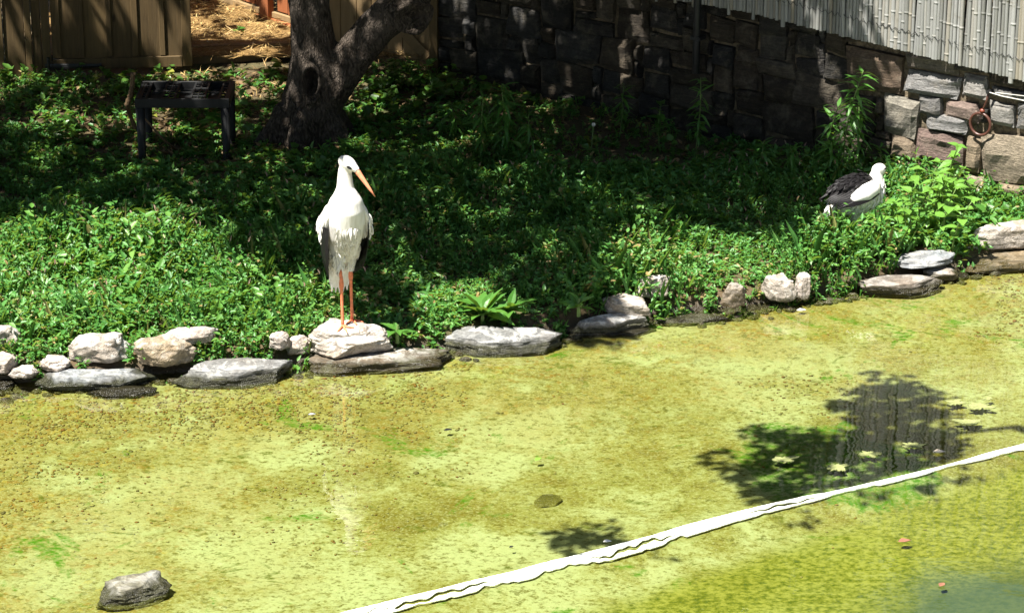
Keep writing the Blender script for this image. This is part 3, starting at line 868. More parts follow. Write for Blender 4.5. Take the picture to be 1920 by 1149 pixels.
disp = np.array([mnoise.noise(Vector((p[0] * 14, p[1] * 14, p[2] * 5))) * .010 + abs(mnoise.noise(Vector((p[0] * 40, p[1] * 40, p[2] * 14)))) * -.011 for p in co])
# knot hole below the fork and the hollow in the broken stub
def dent(center, axis, rad, depth, lip=0.0):
    d = co - np.array(center)
    along = d @ np.array(axis)
    q = np.stack([d[:, 0] / rad[0], d[:, 1] / rad[0], d[:, 2] / rad[1]], 1)
    r = np.linalg.norm(q, axis=1)
    return -depth * np.clip(1 - r ** 2, 0, 1) ** .7 + lip * np.exp(-((r - 1.15) / .22) ** 2)
kc = PY(584, 158, TB.y - 47 / S); kc2 = PY(782, 37, TB.y - .22)
disp += dent(kc, (0, 1, 0), (.05, .11), .17, .03)
disp += dent(kc2, (0, 1, 0), (.13, .085), .20, .03)
co = co + no * disp[:, None]
tm.vertices.foreach_set('co', co.ravel().astype(np.float32)); tm.update()
tree = thing('forked_tree', 'dark forked tree trunk with a knot hole, standing beside the black stand', 'tree', tuple(TB))
def under(o, root):
    o.parent = root
    o.matrix_parent_inverse = Matrix.Translation(-Vector(root.location)) if root.rotation_euler.z == 0 else root.matrix_world.inverted()
    return o
under(mesh_obj('trunk', tm, M['bark'], None, True), tree)

# ------------------------------------------------------------------ leaf mass generator
def leaves_mesh(name, p, d, nrm, L, W, tint, fold=0.16, droop=0.15, rich=True):
    p = np.asarray(p); d = d / np.linalg.norm(d, axis=1, keepdims=True)
    s = np.cross(d, nrm); s /= np.maximum(np.linalg.norm(s, axis=1, keepdims=True), 1e-6)
    nn = np.cross(s, d)
    L = L[:, None]; W = W[:, None]
    tip = p + d * L - nn * L * droop
    n = len(p)
    if rich:
        a = p + d * L * .30 + nn * fold * W
        b = p + d * L * .66 + nn * (fold * W - droop * .35 * L)
        vs = [p, a + s * W * .5, b + s * W * .36, tip, b - s * W * .36, a - s * W * .5]
        v = np.stack(vs, 1).reshape(-1, 3)
        o = np.arange(n)[:, None] * 6
        q = np.concatenate([o + np.array([[0, 1, 2, 3]]), o + np.array([[0, 3, 4, 5]])], 0)
        k = 6
    else:
        m = p + d * L * .45
        v = np.stack([p, m + s * W * .5, tip, m - s * W * .5], 1).reshape(-1, 3)
        q = np.arange(n * 4).reshape(-1, 4)
        k = 4
    return np_mesh(name, v, q, {'tint': np.repeat(tint, k)})

def in_poly(x, y, poly):
    x = np.asarray(x); y = np.asarray(y); r = np.zeros(x.shape, bool)
    n = len(poly); j = n - 1
    for i in range(n):
        xi, yi = poly[i]; xj, yj = poly[j]
        c = ((yi > y) != (yj > y)) & (x < (xj - xi) * (y - yi) / (yj - yi + 1e-9) + xi)
        r ^= c; j = i
    return r

# ---- crowns (above the picture) whose leaves shade bank, wall and part of the pond
BANK_SHADE = [(-900, 380), (-300, 395), (0, 405), (60, 420), (150, 450), (215, 470), (250, 440), (300, 425), (380, 405), (440, 440), (470, 490), (540, 520), (600, 525),
              (650, 545), (700, 580), (760, 575), (800, 540), (860, 525), (930, 535), (990, 560), (1050, 598), (1110, 592), (1150, 545), (1180, 505), (1250, 475), (1300, 445), (1360, 430),
              (1450, 445), (1530, 425), (1585, 400), (1640, 350), (1690, 290), (1735, 200), (1790, 120), (1840, 40), (1900, -60), (1980, -300), (2050, -900), (-1500, -900)]
POND_SHADE = [(1345, 885), (1400, 815), (1520, 790), (1600, 730), (1690, 700), (1780, 745), (1800, 850), (1740, 900), (1600, 935), (1500, 955), (1430, 940)]
POND_DIM = [(1330, 1000), (1560, 940), (1780, 880), (1960, 850), (1990, 1000), (1960, 1200), (1200, 1200)]
POND_SPOT = [(1050, 1010), (1080, 985), (1150, 975), (1190, 985), (1120, 1020), (1060, 1040)]
ZT = 0.15
def crown_leaves(n, xr, yr, dens, zf, size, seed, jit=0.04, ZT=0.15):
    g = np.random.default_rng(seed)
    x = g.uniform(*xr, n); y = g.uniform(*yr, n)
    px, py = to_px(x, y, ZT)
    keep = g.random(n) < dens(x, y, px, py)
    x, y = x[keep], y[keep]
    m = len(x)
    z = zf(x, y, g.random(m))
    p = np.stack([x - KX * (z - ZT), y - KY * (z - ZT), z], 1) + g.normal(0, jit, (m, 3))
    az = g.uniform(0, 2 * np.pi, m); el = g.normal(-.25, .35, m)
    d = np.stack([np.cos(az) * np.cos(el), np.sin(az) * np.cos(el), np.sin(el)], 1)
    nr = g.normal(0, .35, (m, 3)) + np.array([0, 0, 1.0])
    L = size * g.uniform(.7, 1.25, m)
    return p, d, nr, L, L * g.uniform(.5, .7, m), g.random(m)

def bank_density(x, y, px, py):
    wob = 55 * (vnoise(x * 2.2, y * 2.2, 11) - .5) + 40 * (vnoise(x * 6, y * 6, 12) - .5)
    ins = in_poly(px + wob * .6, py + wob, BANK_SHADE)
    nz = .6 * vnoise(x * 3.2, y * 3.2, 13) + .4 * vnoise(x * 9, y * 9, 14)
    d = np.where(nz > .70, 0.10, np.where(nz > .58, .45, 1.0))
    back = np.clip((y - 18.5) / 2, 0, 1)
    d = np.where((nz > .56) & (back > .3), d * .35, d)
    fen = (px < 425) & (py < 150)
    wl = (px > 780) & (px < 1900) & (py < 240)
    st = vnoise(x * 8, y * 8, 15) * .65 + vnoise(x * 2, y * 2, 16) * .35
    d = np.where(fen | wl, np.where(st > np.where(fen, .575, np.where((px > 1500) & (py < 70), .53, .575)), .0, 1.0), d)
    straw = (px > 425) & (px < 680) & (py < 110) & (py > -150)
    d = np.where(straw, np.where(nz > .36, .0, .5), d)
    left = (px > 250) & (px < 540) & (py > 125) & (py < 260)
    d = np.where(left & (nz > .5), .06, d)
    d = np.where((((px - 390) / 95) ** 2 + ((py - 155) / 30) ** 2 < 1) & (st > .47), 0, d)
    d = np.where(((px - 1612) / 34) ** 2 + ((py - 300) / 42) ** 2 < 1, 0, d)
    return ins * d
def bank_z(x, y, r):
    return np.where(y > 21, 2.6, 3.4) + r * 3.0
p, d, nr, L, W, tint = crown_leaves(150000, (-6.5, 5.0), (15.5, 27.5), bank_density, bank_z, 0.125, 31)
g = np.random.default_rng(61); n = 8000
xh = g.uniform(-.6, 2.25, n); yh = g.uniform(17.0, 18.9, n); zh = 1.5 + 1.9 * g.random(n)
ok = (zh > 6.02 - .249 * yh + .15 + .35 * vnoise(xh * 3, yh * 3, 62)) & (vnoise(xh * 2.5, zh * 2.5, 63) * .6 + vnoise(xh * 7, zh * 7, 64) * .4 > .34)
tx, ty = xh + KX * (zh - ZT), yh + KY * (zh - ZT)
tpx, tpy = to_px(tx, ty, ZT)
ok &= in_poly(tpx, tpy, BANK_SHADE) & ((tpx < 1715) | ((tpx < 1810) & (g.random(n) < .4))) & (((tpx - 1612) / 40) ** 2 + ((tpy - 300) / 50) ** 2 > 1)
xh, yh, zh = xh[ok], yh[ok], zh[ok]; n = len(xh)
az = g.uniform(0, 6.28, n); el = g.normal(-.5, .3, n)
p = np.concatenate([p, np.stack([xh, yh, zh], 1)]); d = np.concatenate([d, np.stack([np.cos(az) * np.cos(el), np.sin(az) * np.cos(el), np.sin(el)], 1)])
nr = np.concatenate([nr, g.normal(0, .5, (n, 3)) + np.array([0, -.4, 1.0])]); l_ = .13 * g.uniform(.7, 1.2, n)
L = np.concatenate([L, l_]); W = np.concatenate([W, l_ * .6]); tint = np.concatenate([tint, g.random(n)])
under(mesh_obj('crown', leaves_mesh('crown', p, d, nr, L, W, tint, rich=False), M['crown_leaf']), tree)

ALG = [(1470, 862, 24, 7, 'pale floating algae patch at the left of the pond shadow'), (1570, 877, 22, 9, 'round floating algae patch in the middle of the pond shadow'), (1632, 851, 24, 7, 'floating algae patch right of the round algae patch'),
       (1712, 836, 26, 6, 'long floating algae patch near the dark right part of the shadow'), (1790, 755, 22, 5, 'thin floating algae patch at the upper left of the bamboo reflection'), (1838, 762, 26, 7, 'floating algae patch over the bamboo reflection'),
       (1815, 790, 22, 7, 'lowest floating algae patch over the bamboo reflection'), (1850, 748, 11, 3, 'tiny bright algae fleck over the bamboo reflection')]
UPX = [540, 886, 1131, 1237, 1373, 1506, 1750, 1920, 2300]; UPY = [1184, 1100, 1042, 1012, 970, 937, 880, 838, 745]
def pond_density(x, y, px, py):
    wob = 90 * (vnoise(x * 3, y * 3, 21) - .5) + 90 * (vnoise(x * 9, y * 9, 22) - .5)
    a = in_poly(px + wob, py + wob * .6, POND_SHADE) | in_poly(px + wob, py + wob * .5, POND_SPOT)
    b = in_poly(px + wob, py + wob * .6, POND_DIM)
    nz = .5 * vnoise(x * 5, y * 5, 23) + .5 * vnoise(x * 14, y * 14, 24)
    for cx_, cy_, rx_, ry__, _l in ALG:
        a &= ((px - cx_) / (rx_ + 6)) ** 2 + ((py - cy_) / (ry__ + 6)) ** 2 > 1
    return np.where(a, np.where(nz > .72, .15, 1.0), 0.0) * (np.abs(py - np.interp(px, UPX, UPY)) > 17)
p, d, nr, L, W, tint = crown_leaves(42000, (-.2, 3.4), (11.0, 15.2), pond_density, lambda x, y, r: 3.9 + r * .8, 0.075, 32, 0.02, 0.0)
tree2 = thing('overhanging_tree', 'leafy tree beside the pond whose branch shades the right of the water', 'tree', (4.9, 8.6, 0.0))
under(mesh_obj('crown', leaves_mesh('crown', p, d, nr, L, W, tint, rich=False), M['crown_leaf']), tree2)
tv, tf = join_data([loft_data([(4.9, 8.6, -.3), (4.85, 8.65, 1.5), (4.7, 8.8, 3.4), (4.2, 9.2, 5.0), (3.4, 9.8, 5.8)], [.24, .19, .16, .11, .05], 14),
                    loft_data([(4.2, 9.2, 5.0), (P(1900, 790).x - KX * 4.6, P(1900, 790).y - KY * 4.6, 4.6), (P(1650, 815).x - KX * 4.3, P(1650, 815).y - KY * 4.3, 4.3), (P(1500, 870).x - KX * 4.2, P(1500, 870).y - KY * 4.2, 4.2)], [.07, .04, .02, .01], 10)])
under(mesh_obj('trunk', pydata('trunk', tv, tf), M['bark'], None, True), tree2)

g = np.random.default_rng(40)
n = 26000
x = g.uniform(-7, 5.2, n); y = g.uniform(22.6, 26.5, n); z = 2.2 + 5.8 * g.random(n)
lim = 3.55 + .5 * (vnoise(z * 1.3, y * .8, 45) - .5) + .5 * (vnoise(z * 4, y * 2, 46) - .5)
ok = (x < lim) | ((z < 4.3 + .6 * (vnoise(x * 2, y, 47) - .5)) & (x < 5.0))
x, y, z = x[ok], y[ok], z[ok]; m = len(x)
d = g.normal(0, 1, (m, 3)); d[:, 2] *= .5
L = .22 * g.uniform(.7, 1.3, m)
tree3 = thing('broad_tree', 'wide leafy tree standing behind the stone wall and board fence', 'tree', (1.2, 25.0, .2))
under(mesh_obj('crown', leaves_mesh('crown', np.stack([x, y, z], 1), d, g.normal(0, .5, (m, 3)) + np.array([0, 0, 1.]), L, L * .6, g.random(m), rich=False), M['crown_leaf']), tree3)
under(mesh_obj('trunk', loft('trunk', [(1.2, 25, -.2), (1.2, 25, 1.2), (1.1, 24.9, 3), (.9, 24.8, 6)], [.3, .24, .18, .06], 14), M['bark'], None, True), tree3)

# unseen trees added outside the picture to close off low sky and deepen shade
g = np.random.default_rng(71)
n = 2600
ph_, ct = g.uniform(0, 6.28, n), g.uniform(-1, 1, n); rr_ = g.uniform(.55, 1.0, n) * (1 + .25 * np.sin(ph_ * 3) * np.sqrt(1 - ct ** 2))
q_ = np.stack([rr_ * np.sqrt(1 - ct ** 2) * np.cos(ph_) * 4.2, rr_ * np.sqrt(1 - ct ** 2) * np.sin(ph_) * 4.2, 8.0 + rr_ * ct * 5.0], 1)
d = g.normal(0, 1, (n, 3)); l_ = .75 * g.uniform(.7, 1.3, n)
me_c = leaves_mesh('crown', q_, d, g.normal(0, .6, (n, 3)) + np.array([0, 0, 1.]), l_, l_ * .65, g.random(n), rich=False); me_c.materials.append(M['crown_leaf'])
me_t = loft('trunk', [(0, 0, -.3), (.05, 0, 2.0), (0, .1, 5.0), (.1, 0, 9.0)], [.38, .28, .22, .06], 12); me_t.materials.append(M['bark'])
for (tx_, ty_, lb) in [(-11, 6, 'added sky blocking tree left of the pond, outside the picture'), (-12, 14, 'added sky blocking tree left of the bank, outside the picture'), (-12.5, 22.5, 'added sky blocking tree behind the left board fence'),
                       (11.5, 5, 'added sky blocking tree right of the pond, outside the picture'), (13, 13, 'added sky blocking tree right of the stone wall, outside the picture'), (-7, -8, 'added sky blocking tree behind the viewpoint on the left'),
                       (1.5, -9.5, 'added sky blocking tree straight behind the viewpoint'), (9, -6, 'added sky blocking tree behind the viewpoint on the right')]:
    tt = thing('sky_block_tree', lb, 'tree', (tx_, ty_, 0), tx_ * .7 + ty_, 'added sky blocking trees around the pond')
    mesh_obj('crown', me_c, None, tt); mesh_obj('trunk', me_t, None, tt)

# ------------------------------------------------------------------ rocks along the shore
FOOT = []
def rock_mesh(name, seed, w, d, h, flat=0.0, sub=5, rough=0.055):
    r = random.Random(seed)
    bm = bmesh.new()
    bmesh.ops.create_icosphere(bm, subdivisions=sub, radius=1.0)
    pl = [(Vector((r.uniform(-.18, .18), r.uniform(-.22, .05), 1)).normalized(), r.uniform(.55, .7)), (Vector((0, 0, -1)), .6)]
    k = r.randint(6, 8)
    a0 = r.uniform(0, 6.28)
    for i in range(k):
        a = a0 + 6.283 * i / k + r.uniform(-.3, .3)
        pl.append((Vector((math.cos(a), math.sin(a), r.uniform(-.35, .45) * (1 - flat * .5))).normalized(), r.uniform(.62, .88)))
    for i in range(5):
        a = r.uniform(0, 6.28)
        pl.append((Vector((math.cos(a), math.sin(a), r.uniform(.4, 1.3))).normalized(), r.uniform(.66, .85)))
    off = Vector((seed * 3.7, seed * 1.3, 0))
    for v in bm.verts:
        u = v.co.normalized()
        rr = min(1.0, min(q / max(u.dot(nv), 1e-3) if u.dot(nv) > 0 else 9 for nv, q in pl))
        p = u * rr
        f = mnoise.fractal(p * 2.3 + off, 0.9, 2.0, 5) * rough * 2.0
        st = mnoise.noise(Vector((p.x * 1.3, p.y * 1.3, p.z * 9)) + off) * rough * .8
        v.co = p * (1 + f + st)
    mn = [min(v.co[i] for v in bm.verts) for i in range(3)]; mx = [max(v.co[i] for v in bm.verts) for i in range(3)]
    for v in bm.verts:
        v.co = Vector(((v.co[i] - mn[i]) / (mx[i] - mn[i]) for i in range(3)))
        v.co = Vector(((v.co.x - .5) * w, (v.co.y - .5) * d, v.co.z * h))
    me = bpy.data.meshes.new(name)
    bm.to_mesh(me); bm.free()
    return me

PALE, PINKW, TANR, GRY, BLUE, BRN, WETD = (0.38, 0.335, 0.285), (0.44, 0.38, 0.33), (0.36, 0.29, 0.20), (0.20, 0.20, 0.195), (0.225, 0.24, 0.255), (0.21, 0.17, 0.125), (0.12, 0.105, 0.085)
# box in the photograph, height, base height, colour, guano, style, turn, label
ROCKS = [
 ((-45, 36, 601, 668), .15, .10, PINKW, .5, 'rock', .1, 'pale rock cut by the left edge of the picture, half hidden in green leaves'),
 ((-30, 32, 655, 704), .09, .06, PINKW, .3, 'rock', .4, 'small pale rock under leaves at the far left of the shore'),
 ((70, 132, 660, 699), .07, .06, PINKW, .5, 'rock', .2, 'small whitish rock left of the grey blotched boulder'),
 ((14, 70, 688, 712), .06, .04, PINKW, .4, 'rock', .0, 'tiny flat white stone low by the water near the left edge'),
 ((-40, 40, 700, 742), .05, -.03, WETD, 0, 'rock', .2, 'dark wet stone in the water at the left edge'),
 ((122, 245, 616, 686), .15, .07, PALE, .8, 'rock', .15, 'pale boulder with a dark grey blotched face resting on the long slab'),
 ((284, 412, 606, 650), .08, .14, PINKW, .6, 'rock', .25, 'pale flat slab lying behind the tan boulder'),
 ((249, 369, 622, 691), .16, .06, TANR, .35, 'rock', .12, 'tan rounded boulder with a flat top beside the big grey slab'),
 ((60, 292, 682, 742), .085, -.02, BLUE, .3, 'slate', .22, 'long blue grey slab lying at the waterline below the boulders'),
 ((158, 298, 716, 754), .06, -.035, (0.13, 0.12, 0.10), 0, 'slate', .15, 'dark wet stone barely out of the water in front of the long slab'),
 ((316, 548, 662, 735), .12, -.03, GRY, .4, 'slate', .2, 'broad grey slab sloping into the water left of the stork'),
 ((503, 548, 626, 658), .09, .10, PINKW, .5, 'rock', .3, 'small white rock tucked in leaves left of the perch rock'),
 ((534, 584, 622, 668), .11, .04, PINKW, .4, 'rock', .5, 'pale jagged rock touching the left side of the perch rock'),
 ((574, 848, 642, 705), .085, -.025, BRN, .5, 'slate', .14, 'wide brown slab with a wet dark edge underneath the perch rock'),
 ((812, 1058, 598, 676), .13, -.03, GRY, .45, 'slate', .12, 'grey layered slab with white smears right of the perch rock'),
 ((1052, 1234, 600, 648), .07, -.055, WETD, 0, 'slate', .2, 'submerged dark stone beneath the small grey shore slab'),
 ((1062, 1222, 582, 630), .10, -.01, (0.27, 0.26, 0.25), .6, 'slate', .25, 'light grey wrinkled stone at the waterline under the slanted rock'),
 ((1126, 1226, 548, 594), .09, .07, PALE, .4, 'slate', -.45, 'pale slanted rock leaning on the light grey waterline stone'),
 ((1190, 1258, 512, 562), .13, .10, PINKW, .4, 'rock', .2, 'whitish rock half buried in leaves above the slanted rock'),
 ((1222, 1376, 586, 614), .05, -.03, WETD, .35, 'slate', .2, 'low wet dark stone at the waterline under hanging leaves'),
 ((1350, 1398, 526, 580), .15, .06, BRN, .2, 'rock', .2, 'brownish square rock deep between leaves at mid shore'),
 ((1426, 1498, 508, 570), .16, .03, PALE, .7, 'rock', -.5, 'white streaked leaning rock between leaves at the right of the shore'),
 ((1488, 1522, 510, 566), .16, .02, PINKW, .5, 'rock', .4, 'narrow pale upright rock beside the white streaked leaning rock'),
 ((1496, 1518, 545, 562), .035, .02, (0.66, 0.65, 0.63), .6, 'rock', .3, 'small white pebble at the foot of the narrow upright rock'),
 ((1606, 1778, 502, 562), .10, -.02, (0.22, 0.19, 0.16), .25, 'slate', .25, 'grey brown slab below the blue slab at the right shore'),
 ((1730, 1806, 492, 530), .07, .0, PALE, .4, 'slate', .3, 'pale broken slab end jammed under the blue slab'),
 ((1775, 1822, 505, 536), .05, -.045, WETD, 0, 'slate', .2, 'submerged stone at the right end of the stacked slabs'),
 ((1666, 1802, 464, 506), .055, .085, BLUE, .25, 'slate', .26, 'flat blue grey slab lying on top of the other shore slabs'),
 ((1800, 1985, 466, 514), .07, -.01, (0.36, 0.28, 0.18), .1, 'slate', .3, 'smooth tan flat slab at the right edge of the shore'),
 ((1822, 1970, 408, 470), .16, .07, PALE, .6, 'rock', .2, 'big pale boulder with a dark face at the right edge'),
 ((1802, 1856, 440, 478), .08, .05, (0.48, 0.46, 0.43), .8, 'rock', .5, 'small chalky white rock left of the right edge boulder'),
 ((1000, 1048, 922, 968), .05, -.062, (0.16, 0.14, 0.015), 0, 'rock', -.6, 'yellowish submerged rock alone on the middle of the pond floor'),
]
def lay_rock(b, h, zb, col, gu, style, turn, label, seed, sub=5, name='shore_rock'):
    x0, x1, y0, y1 = b
    q = P((x0 + x1) / 2, y1, zb)
    s = scale_at(q)
    w = (x1 - x0) / s
    dpt = max(.10, ((y1 - y0) / s - .94 * h) / .36)
    me = rock_mesh('rock', seed, w, dpt, h, 0.6 if style == 'slate' else 0.0, sub, .045 if style == 'slate' else .06)
    o = mesh_obj(name, me, M[style], None, True)
    o.location = (q.x, q.y + dpt * .5, zb)
    o.rotation_euler = (0, 0, turn)
    o.color = (*col, gu)
    tag(o, label, 'rock', 'rocks along the pond edge' if name == 'shore_rock' else None)
    FOOT.append((q.x, q.y + dpt * .5, w * .5, dpt * .5, zb + h, turn))
    return o
for i, rk in enumerate(ROCKS):
    lay_rock(*rk, seed=i * 7 + 5, name='shore_rock' if i < len(ROCKS) - 1 else 'submerged_rock')
perch = lay_rock((566, 735, 588, 676), .155, .055, (0.40, 0.35, 0.30), .7, 'rock', .1, 'large pale flat topped rock the white stork stands on', 777, 6)
pr = lay_rock((168, 320, 1072, 1150), .115, -.05, (0.20, 0.19, 0.14), .3, 'slate', .45, 'grey faceted rock standing out of the pond in the lower left corner', 424, 6, 'pond_rock')
bpy.context.view_layer.update()
def bvh_of(o):
    mw = o.matrix_world
    return BVHTree.FromPolygons([mw @ v.co for v in o.data.vertices], [tuple(q.vertices) for q in o.data.polygons])
PERCH = bvh_of(perch)

# ------------------------------------------------------------------ storks
def feather_data(base, tip, outn, width, bend=0.01, n=6):
    base, tip, outn = Vector(base), Vector(tip), Vector(outn).normalized()
    t = (tip - base); L = t.length; t.normalize()
    s = t.cross(outn).normalized(); nn = s.cross(t)
    V, F = [], []
    prof = [.45, .85, 1.0, .98, .8, .35, .05]
    for i in range(n + 1):
        u = i / n
        w = width * .5 * prof[min(i, 6)]
        c = base + t * (L * u) + nn * (bend * math.sin(u * math.pi))
        for k, (a, hgt) in enumerate(((-1, -.002), (0, .004), (1, -.002), (0, -.003))):
            V.append(c + s * (w * a) + nn * hgt)
    for i in range(n):
        for k in range(4):
            k2 = (k + 1) % 4
            F.append((i * 4 + k, i * 4 + k2, (i + 1) * 4 + k2, (i + 1) * 4 + k))
    F.append((0, 1, 2, 3)); F.append(tuple(n * 4 + k for k in (3, 2, 1, 0)))
    return V, F

def shag(name, me, n, ok, L, W, seed, flow=Vector((0, 0, -1)), lift=.10):
    """short overlapping feather tips all over a patch of the plumage"""
    r = random.Random(seed)
    polys = [q for q in me.polygons if ok(q.center)]
    out = []
    if not polys: return None
    wts = [q.area for q in polys]
    for q in r.choices(polys, wts, k=n):
        nn = q.normal
        t = (flow - nn * flow.dot(nn))
        if t.length < .1: continue
        t = (t.normalized() + Vector((r.uniform(-.25, .25), r.uniform(-.25, .25), r.uniform(-.1, .1)))).normalized()
        l = L * r.uniform(.6, 1.3)
        b = q.center + nn * .001
        out.append(feather_data(b, b + t * l + nn * l * lift * r.uniform(.3, 1.4), nn, W * r.uniform(.7, 1.3), .004, 6))
    V, F = join_data(out)
    return pydata(name, V, F)

def toe(pts, r):
    return loft_data(pts, r, 8)

# --- the white stork standing on the perch rock
rx, ry_ = P(651, 607, .20).x, P(651, 607, .20).y
hit = PERCH.ray_cast(Vector((rx, ry_, 3)), Vector((0, 0, -1)))
rz0 = hit[0].z if hit[0] else .21
HEAD = -math.radians(74)
stork = thing('white_stork', 'white stork with black wing edges standing on the pale perch rock, orange bill pointing down', 'stork', (rx, ry_, rz0), HEAD)
bird_parts = []
spine = [(-.185, 0, .15), (-.175, 0, .20), (-.15, 0, .28), (-.11, 0, .37), (-.06, 0, .455), (-.015, 0, .54), (.015, 0, .62), (.03, 0, .69), (.032, 0, .738), (.028, 0, .775), (.020, .0, .805), (.018, .0, .875), (.018, .002, .91), (.018, .002, .93)]
srad = [(.040, .010), (.058, .020), (.070, .040), (.080, .068), (.096, .092), (.106, .108), (.110, .114), (.106, .108), (.090, .094), (.066, .070), (.048, .052), (.040, .042), (.037, .038), (.03, .03)]
bird_parts.append(loft_data(spine, srad, 28, Vector((1, 0, 0))))
bd = Vector((.079, .091, -.147)).normalized()
hc = Vector((.030, .012, .945))
hrot = Vector((1, 0, 0)).rotation_difference(Vector((.62, .68, -.40)).normalized()).to_matrix()
bird_parts.append(ellipsoid_data(hc, (.058, .039, .042), hrot))
bird_parts.append(loft_data([hc + Vector((.02, .02, -.008)), hc + Vector((.047, .05, -.035))], [.030, .016], 12))
LEGY = {-1: (-.036, .035), 1: (.036, -.045)}
for sd, (yy, xx) in LEGY.items():
    bird_parts.append(loft_data([(-.04 + xx * .3, yy * 1.2, .47), (-.03 + xx * .6, yy * 1.15, .40), (-.01 + xx * .8, yy * 1.05, .33)], [.060, .042, .018], 12))
V, F = join_data(bird_parts)
bm_ = remeshed('body', V, F, 0.0075, 3)
mesh_obj('body', bm_, M['white_feather'], stork, True)
sh = shag('breast_feathers', bm_, 300, lambda c: .42 < c.z < .60 and c.x > .03 and abs(c.y) < .068, .055, .009, 2, lift=.012)
tag(mesh_obj('breast_feathers', sh, M['white_feather'], stork), kind='stuff')
sh = shag('belly_feathers', bm_, 260, lambda c: .30 < c.z <= .44, .05, .014, 3, lift=.012)
tag(mesh_obj('belly_feathers', sh, M['white_feather'], stork), kind='stuff')
# bill
b0 = hc + Vector((.036, .040, -.026)); bt = b0 + bd * .185
mesh_obj('bill', loft('bill', [b0, b0 + bd * .03, b0 + bd * .08, b0 + bd * .14, bt], [(.015, .017), (.0135, .016), (.0105, .0125), (.0065, .008), (.0015, .002)], 12), M['bill'], stork, True)
# eyes in black skin
side = hrot @ Vector((0, 1, 0)); fw = hrot @ Vector((1, 0, 0)); upv = hrot @ Vector((0, 0, 1))
for sg in (-1, 1):
    e = hc + fw * .026 + side * (.0315 * sg) + upv * .010
    em = Matrix((fw, side * sg, upv)).transposed()
    mesh_obj('eye_patch', pydata('eye_patch', *ellipsoid_data(e - upv * .003 + fw * .006, (.019, .007, .0085), hrot)), M['eye'], stork, True)
    mesh_obj('eye', pydata('eye', *ellipsoid_data(e + side * (.004 * sg), (.006, .006, .006))), M['eye'], stork, True)
# wings: white shoulder with black flight feathers
for sg in (-1, 1):
    sp = [(.025, .070 * sg, .715), (.005, .098 * sg, .665), (-.025, .116 * sg, .605), (-.045, .118 * sg, .56), (-.065, .113 * sg, .515), (-.08, .104 * sg, .485)]
    wv_, wf_ = loft_data(sp, [(.02, .03), (.024, .06), (.024, .082), (.022, .080), (.018, .06), (.008, .03)], 16, Vector((1, 0, 0)))
    wing = mesh_obj('wing', remeshed('wing', wv_, wf_, .008, 3), M['white_feather'], stork, True)
    cov = shag('covert_feathers', wing.data, 90, lambda c: .52 < c.z < .64, .05, .012, 5 + sg, lift=.006)
    tag(mesh_obj('covert_feathers', cov, M['white_feather'], wing), kind='stuff')
    for k in range(9):
        u = k / 8
        b = Vector(((.092 if sg < 0 else .045) - .165 * u, (.122 + .016 * math.sin(u * 3.1)) * sg, .60 - .08 * u + .02 * math.sin(u * 3.1)))
        tip = Vector(((.062 if sg < 0 else -.01) - (.235 if sg < 0 else .17) * u, ((.114 if sg < 0 else .096) - .052 * u) * sg, .315 - .105 * u))
        f = mesh_obj('flight_feather', pydata('flight_feather', *feather_data(b, tip, (.35 - .3 * u, sg, .1), .05, .014)), M['black_feather'], wing)
for k in range(5):
    f = mesh_obj('tail_feather', pydata('tail_feather', *feather_data((-.13, .02 * (k - 2), .34), (-.185, .022 * (k - 2), .115 + .006 * abs(k - 2)), (-1, 0, .2), .05, .006)), M['white_feather'], stork)
# legs and feet
ch, shh = math.cos(HEAD), math.sin(HEAD)
for sd, (yy, xx) in LEGY.items():
    wx, wy = rx + ch * xx - shh * yy, ry_ + shh * xx + ch * yy
    hh = PERCH.ray_cast(Vector((wx, wy, 3)), Vector((0, 0, -1)))
    fz_ = (hh[0].z if hh[0] else rz0) - rz0 + .008
    top = Vector((-.01 + xx * .7, yy * 1.05, .36))
    ank = Vector((xx + .0, yy, .245 + (0 if sd < 0 else .02)))
    ft = Vector((xx + .012, yy, fz_))
    leg = mesh_obj('leg', loft('leg', [top, top.lerp(ank, .5), ank + Vector((0, 0, .03)), ank + Vector((0, 0, .008)), ank - Vector((0, 0, .012)), ank - Vector((0, 0, .032)), ank.lerp(ft, .6), ft + Vector((0, 0, .014)), ft - Vector((0, 0, .004))],
                               [.010, .0095, .0105, .0135, .0135, .0095, .0082, .0105, .008], 10, Vector((1, 0, 0))), M['leg'], stork, True)
    for ang, ln in ((-38, .075), (4, .085), (44, .075), (178, .04)):
        a = math.radians(ang)
        tpts = [ft]
        for q in (.33, .7, 1.0):
            lx, ly = ft.x + math.cos(a) * ln * q, ft.y + math.sin(a) * ln * q
            wx, wy = rx + ch * lx - shh * ly, ry_ + shh * lx + ch * ly
            hh = PERCH.ray_cast(Vector((wx, wy, 3)), Vector((0, 0, -1)))
            lz = (hh[0].z - rz0 if hh[0] else tpts[-1].z - .02)
            lz = max(lz, tpts[-1].z - .014)
            tpts.append(Vector((lx, ly, lz + (.006 if q < 1 else .003))))
        mesh_obj('toe', pydata('toe', *toe(tpts, [.0085, .007, .006, .003])), M['leg'], leg, True)
    if sd > 0:
        mesh_obj('leg_band', loft('leg_band', [top.lerp(ank, .62) + Vector((0, 0, .010)), top.lerp(ank, .62) - Vector((0, 0, .010))], [.0145, .0145], 12, Vector((1, 0, 0))), M['band'], leg)

